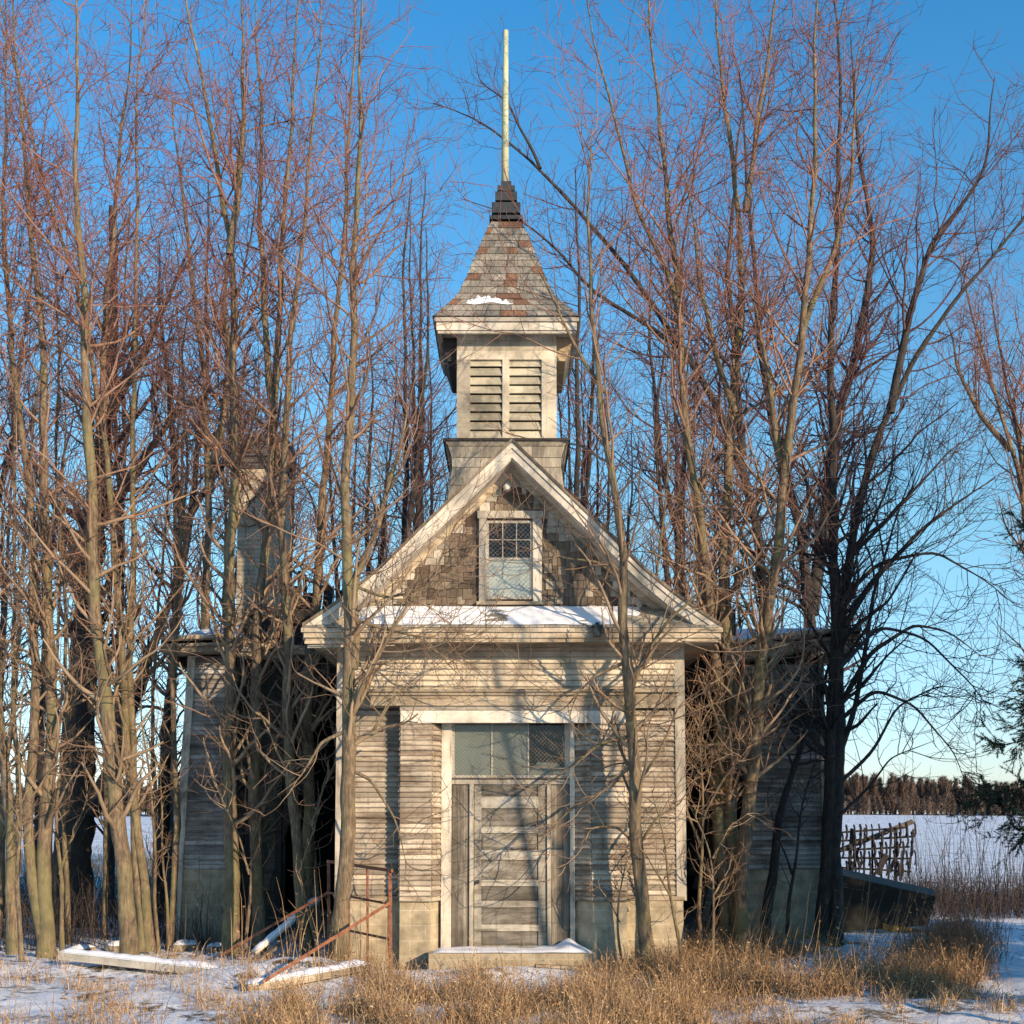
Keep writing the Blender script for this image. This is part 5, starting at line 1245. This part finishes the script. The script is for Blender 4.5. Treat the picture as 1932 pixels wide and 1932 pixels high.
px = rng.uniform(1290, 1720, 60); py = rng.uniform(1790, 1830, 60); h = rng.uniform(.6, 1.05, 60)
tag(blades('weed_stalks', 'dry_blade', px, py, h, lean=.12, clump=2, spread=.05, seeds=3, curl=.1, wdt=.005, winddir=(.32, 0, 0)), 'tall straw stalks leaning right above the weeds', 'stalks', kind='stuff')
px = rng.uniform(440, 740, 40); py = rng.uniform(1825, 1860, 40); h = rng.uniform(.5, .95, 40)
tag(blades('weed_stalks', 'dry_blade', px, py, h, lean=.18, clump=2, spread=.06, seeds=2, curl=.25, wdt=.004), 'tall thin straws around the handrail', 'stalks', kind='stuff')
px = rng.normal(1795, 38, 420); py = rng.normal(1795, 22, 420); h = rng.uniform(.25, .55, 420)
tag(blades('red_brush', 'weed_blade', px, py, h, lean=.4, clump=6, spread=.08, seeds=2.5), 'reddish brown brush at the edge of the track', 'brush', kind='stuff')
px = rng.uniform(1690, 2150, 420); dd = rng.uniform(8, 13.5, 420); h = rng.uniform(.25, .8, 420)
tag(blades('brush', 'dark_brush', px, None, h, lean=.3, clump=12, spread=.16, depth=dd, wdt=.005, seeds=2.0), 'dark low brush in shade beyond the track', 'brush', kind='stuff')
px = rng.uniform(1700, 2200, 170); dd = rng.uniform(10, 16, 170); h = rng.uniform(1.0, 2.0, 170)
tag(blades('thin_stems', 'dark_brush', px, None, h, lean=.12, clump=3, spread=.25, depth=dd, wdt=.006, curl=.2, seeds=3.0), 'thin upright stems in front of the snowy field', 'brush', kind='stuff')
px = rng.uniform(-400, 440, 1500); dd = rng.uniform(2.2, 12, 1500); h = rng.uniform(.2, 1.0, 1500)
tag(blades('brush', 'dark_brush', px, None, h, lean=.4, clump=7, spread=.14, depth=dd, wdt=.004, seeds=1.5), 'shaded undergrowth among the left trunks', 'undergrowth', kind='stuff')
px = rng.uniform(-500, 420, 900); dd = rng.uniform(14, 40, 900); h = rng.uniform(.2, .6, 900)
tag(blades('dry_grass', 'dry_blade', px, None, h, lean=.3, clump=10, spread=.4, depth=dd, wdt=.008), 'tan grass bank beyond the left trees', 'grass', kind='stuff')
px = rng.uniform(1180, 1330, 160); py = rng.uniform(1822, 1842, 160); h = rng.uniform(.1, .3, 160)
tag(blades('weed_patch', 'weed_blade', px, py, h, lean=.5, clump=6, spread=.06, seeds=2), 'matted weeds along the right porch foundation', 'weeds', kind='stuff')

# ================================================================== FAR WOODS
def far_woods(name, mat, n_t, x0, x1, y0, y1, h0, h1, per, label, cat, conifer=False, nr=22):
    K = n_t * per; tx = rng.uniform(x0, x1, n_t); ty = rng.uniform(y0, y1, n_t); th = rng.uniform(h0, h1, n_t); tn = rng.uniform(0, 1, n_t)
    th *= .7 + .6 * vnoise(tx, ty * 0, 14, 3); b = np.repeat(np.arange(n_t), per); tz = ground(tx, ty)
    u = rng.uniform(0, 1, K) ** .8
    if conifer: rr = (1 - u) * .26 * th[b]; zz = .08 + .92 * u
    else: rr = np.sin(np.clip(.22 + u * .85, 0, 1) * np.pi) * .34 * th[b] * rng.uniform(.2, 1, K) ** .6; zz = .12 + .85 * u
    az = rng.uniform(0, 2 * np.pi, K); c, s = np.cos(az), np.sin(az)
    p = np.stack([tx[b] + c * rr * .45, ty[b] + s * rr * .45, tz[b] + zz * th[b]], 1)
    L = .14 * th[b] * rng.uniform(.6, 1.3, K)
    if conifer: d = np.stack([c, s, np.full(K, -.25)], 1)
    else: d = np.stack([c * .55, s * .55, np.full(K, .8)], 1)
    e = p + d * L[:, None] + rng.normal(0, .15, (K, 3)); wv = np.stack([-s, c, rng.normal(0, .5, K)], 1) * (.11 if conifer else .10) * (1 if not conifer else 1.0)
    if conifer: wv *= 2.2
    V = np.stack([p - wv, p + wv, e], 1).reshape(-1, 3); Q = np.arange(len(V)).reshape(-1, 3)
    tt_ = np.repeat(tn, per) * .6 + rng.uniform(0, .4, K)
    # stems
    a = np.stack([tx, ty, tz], 1); t_ = a + np.stack([rng.normal(0, .4, n_t), rng.normal(0, .4, n_t), th * .9], 1)
    w1 = np.array([[.13, 0, 0]]); V2 = np.stack([a - w1, a + w1, t_], 1).reshape(-1, 3)
    w2 = np.array([[0, .13, 0]]); V3 = np.stack([a - w2, a + w2, t_], 1).reshape(-1, 3)
    Vn = np.vstack([V, V2, V3]); Qn = np.arange(len(Vn)).reshape(-1, 3)
    return tag(mesh_np(name, Vn, Qn, [mat], tones=np.concatenate([tt_, np.full(2 * n_t, .9)]), smooth=False), label, cat, kind='stuff')
far_woods('far_woods', 'wood_far', 1700, -190, 190, 255, 290, 5.0, 7.6, 420, 'brown leafless wood along the far edge of the field', 'wood')
far_woods('far_conifers', 'conifer_far', 46, 88, 160, 246, 262, 4.5, 7.0, 500, 'dark conifers in the far wood at the right', 'wood', True)
far_woods('far_scrub', 'wood_far', 900, -190, 190, 246, 256, 1.6, 3.4, 150, 'low scrub along the foot of the far wood', 'scrub')
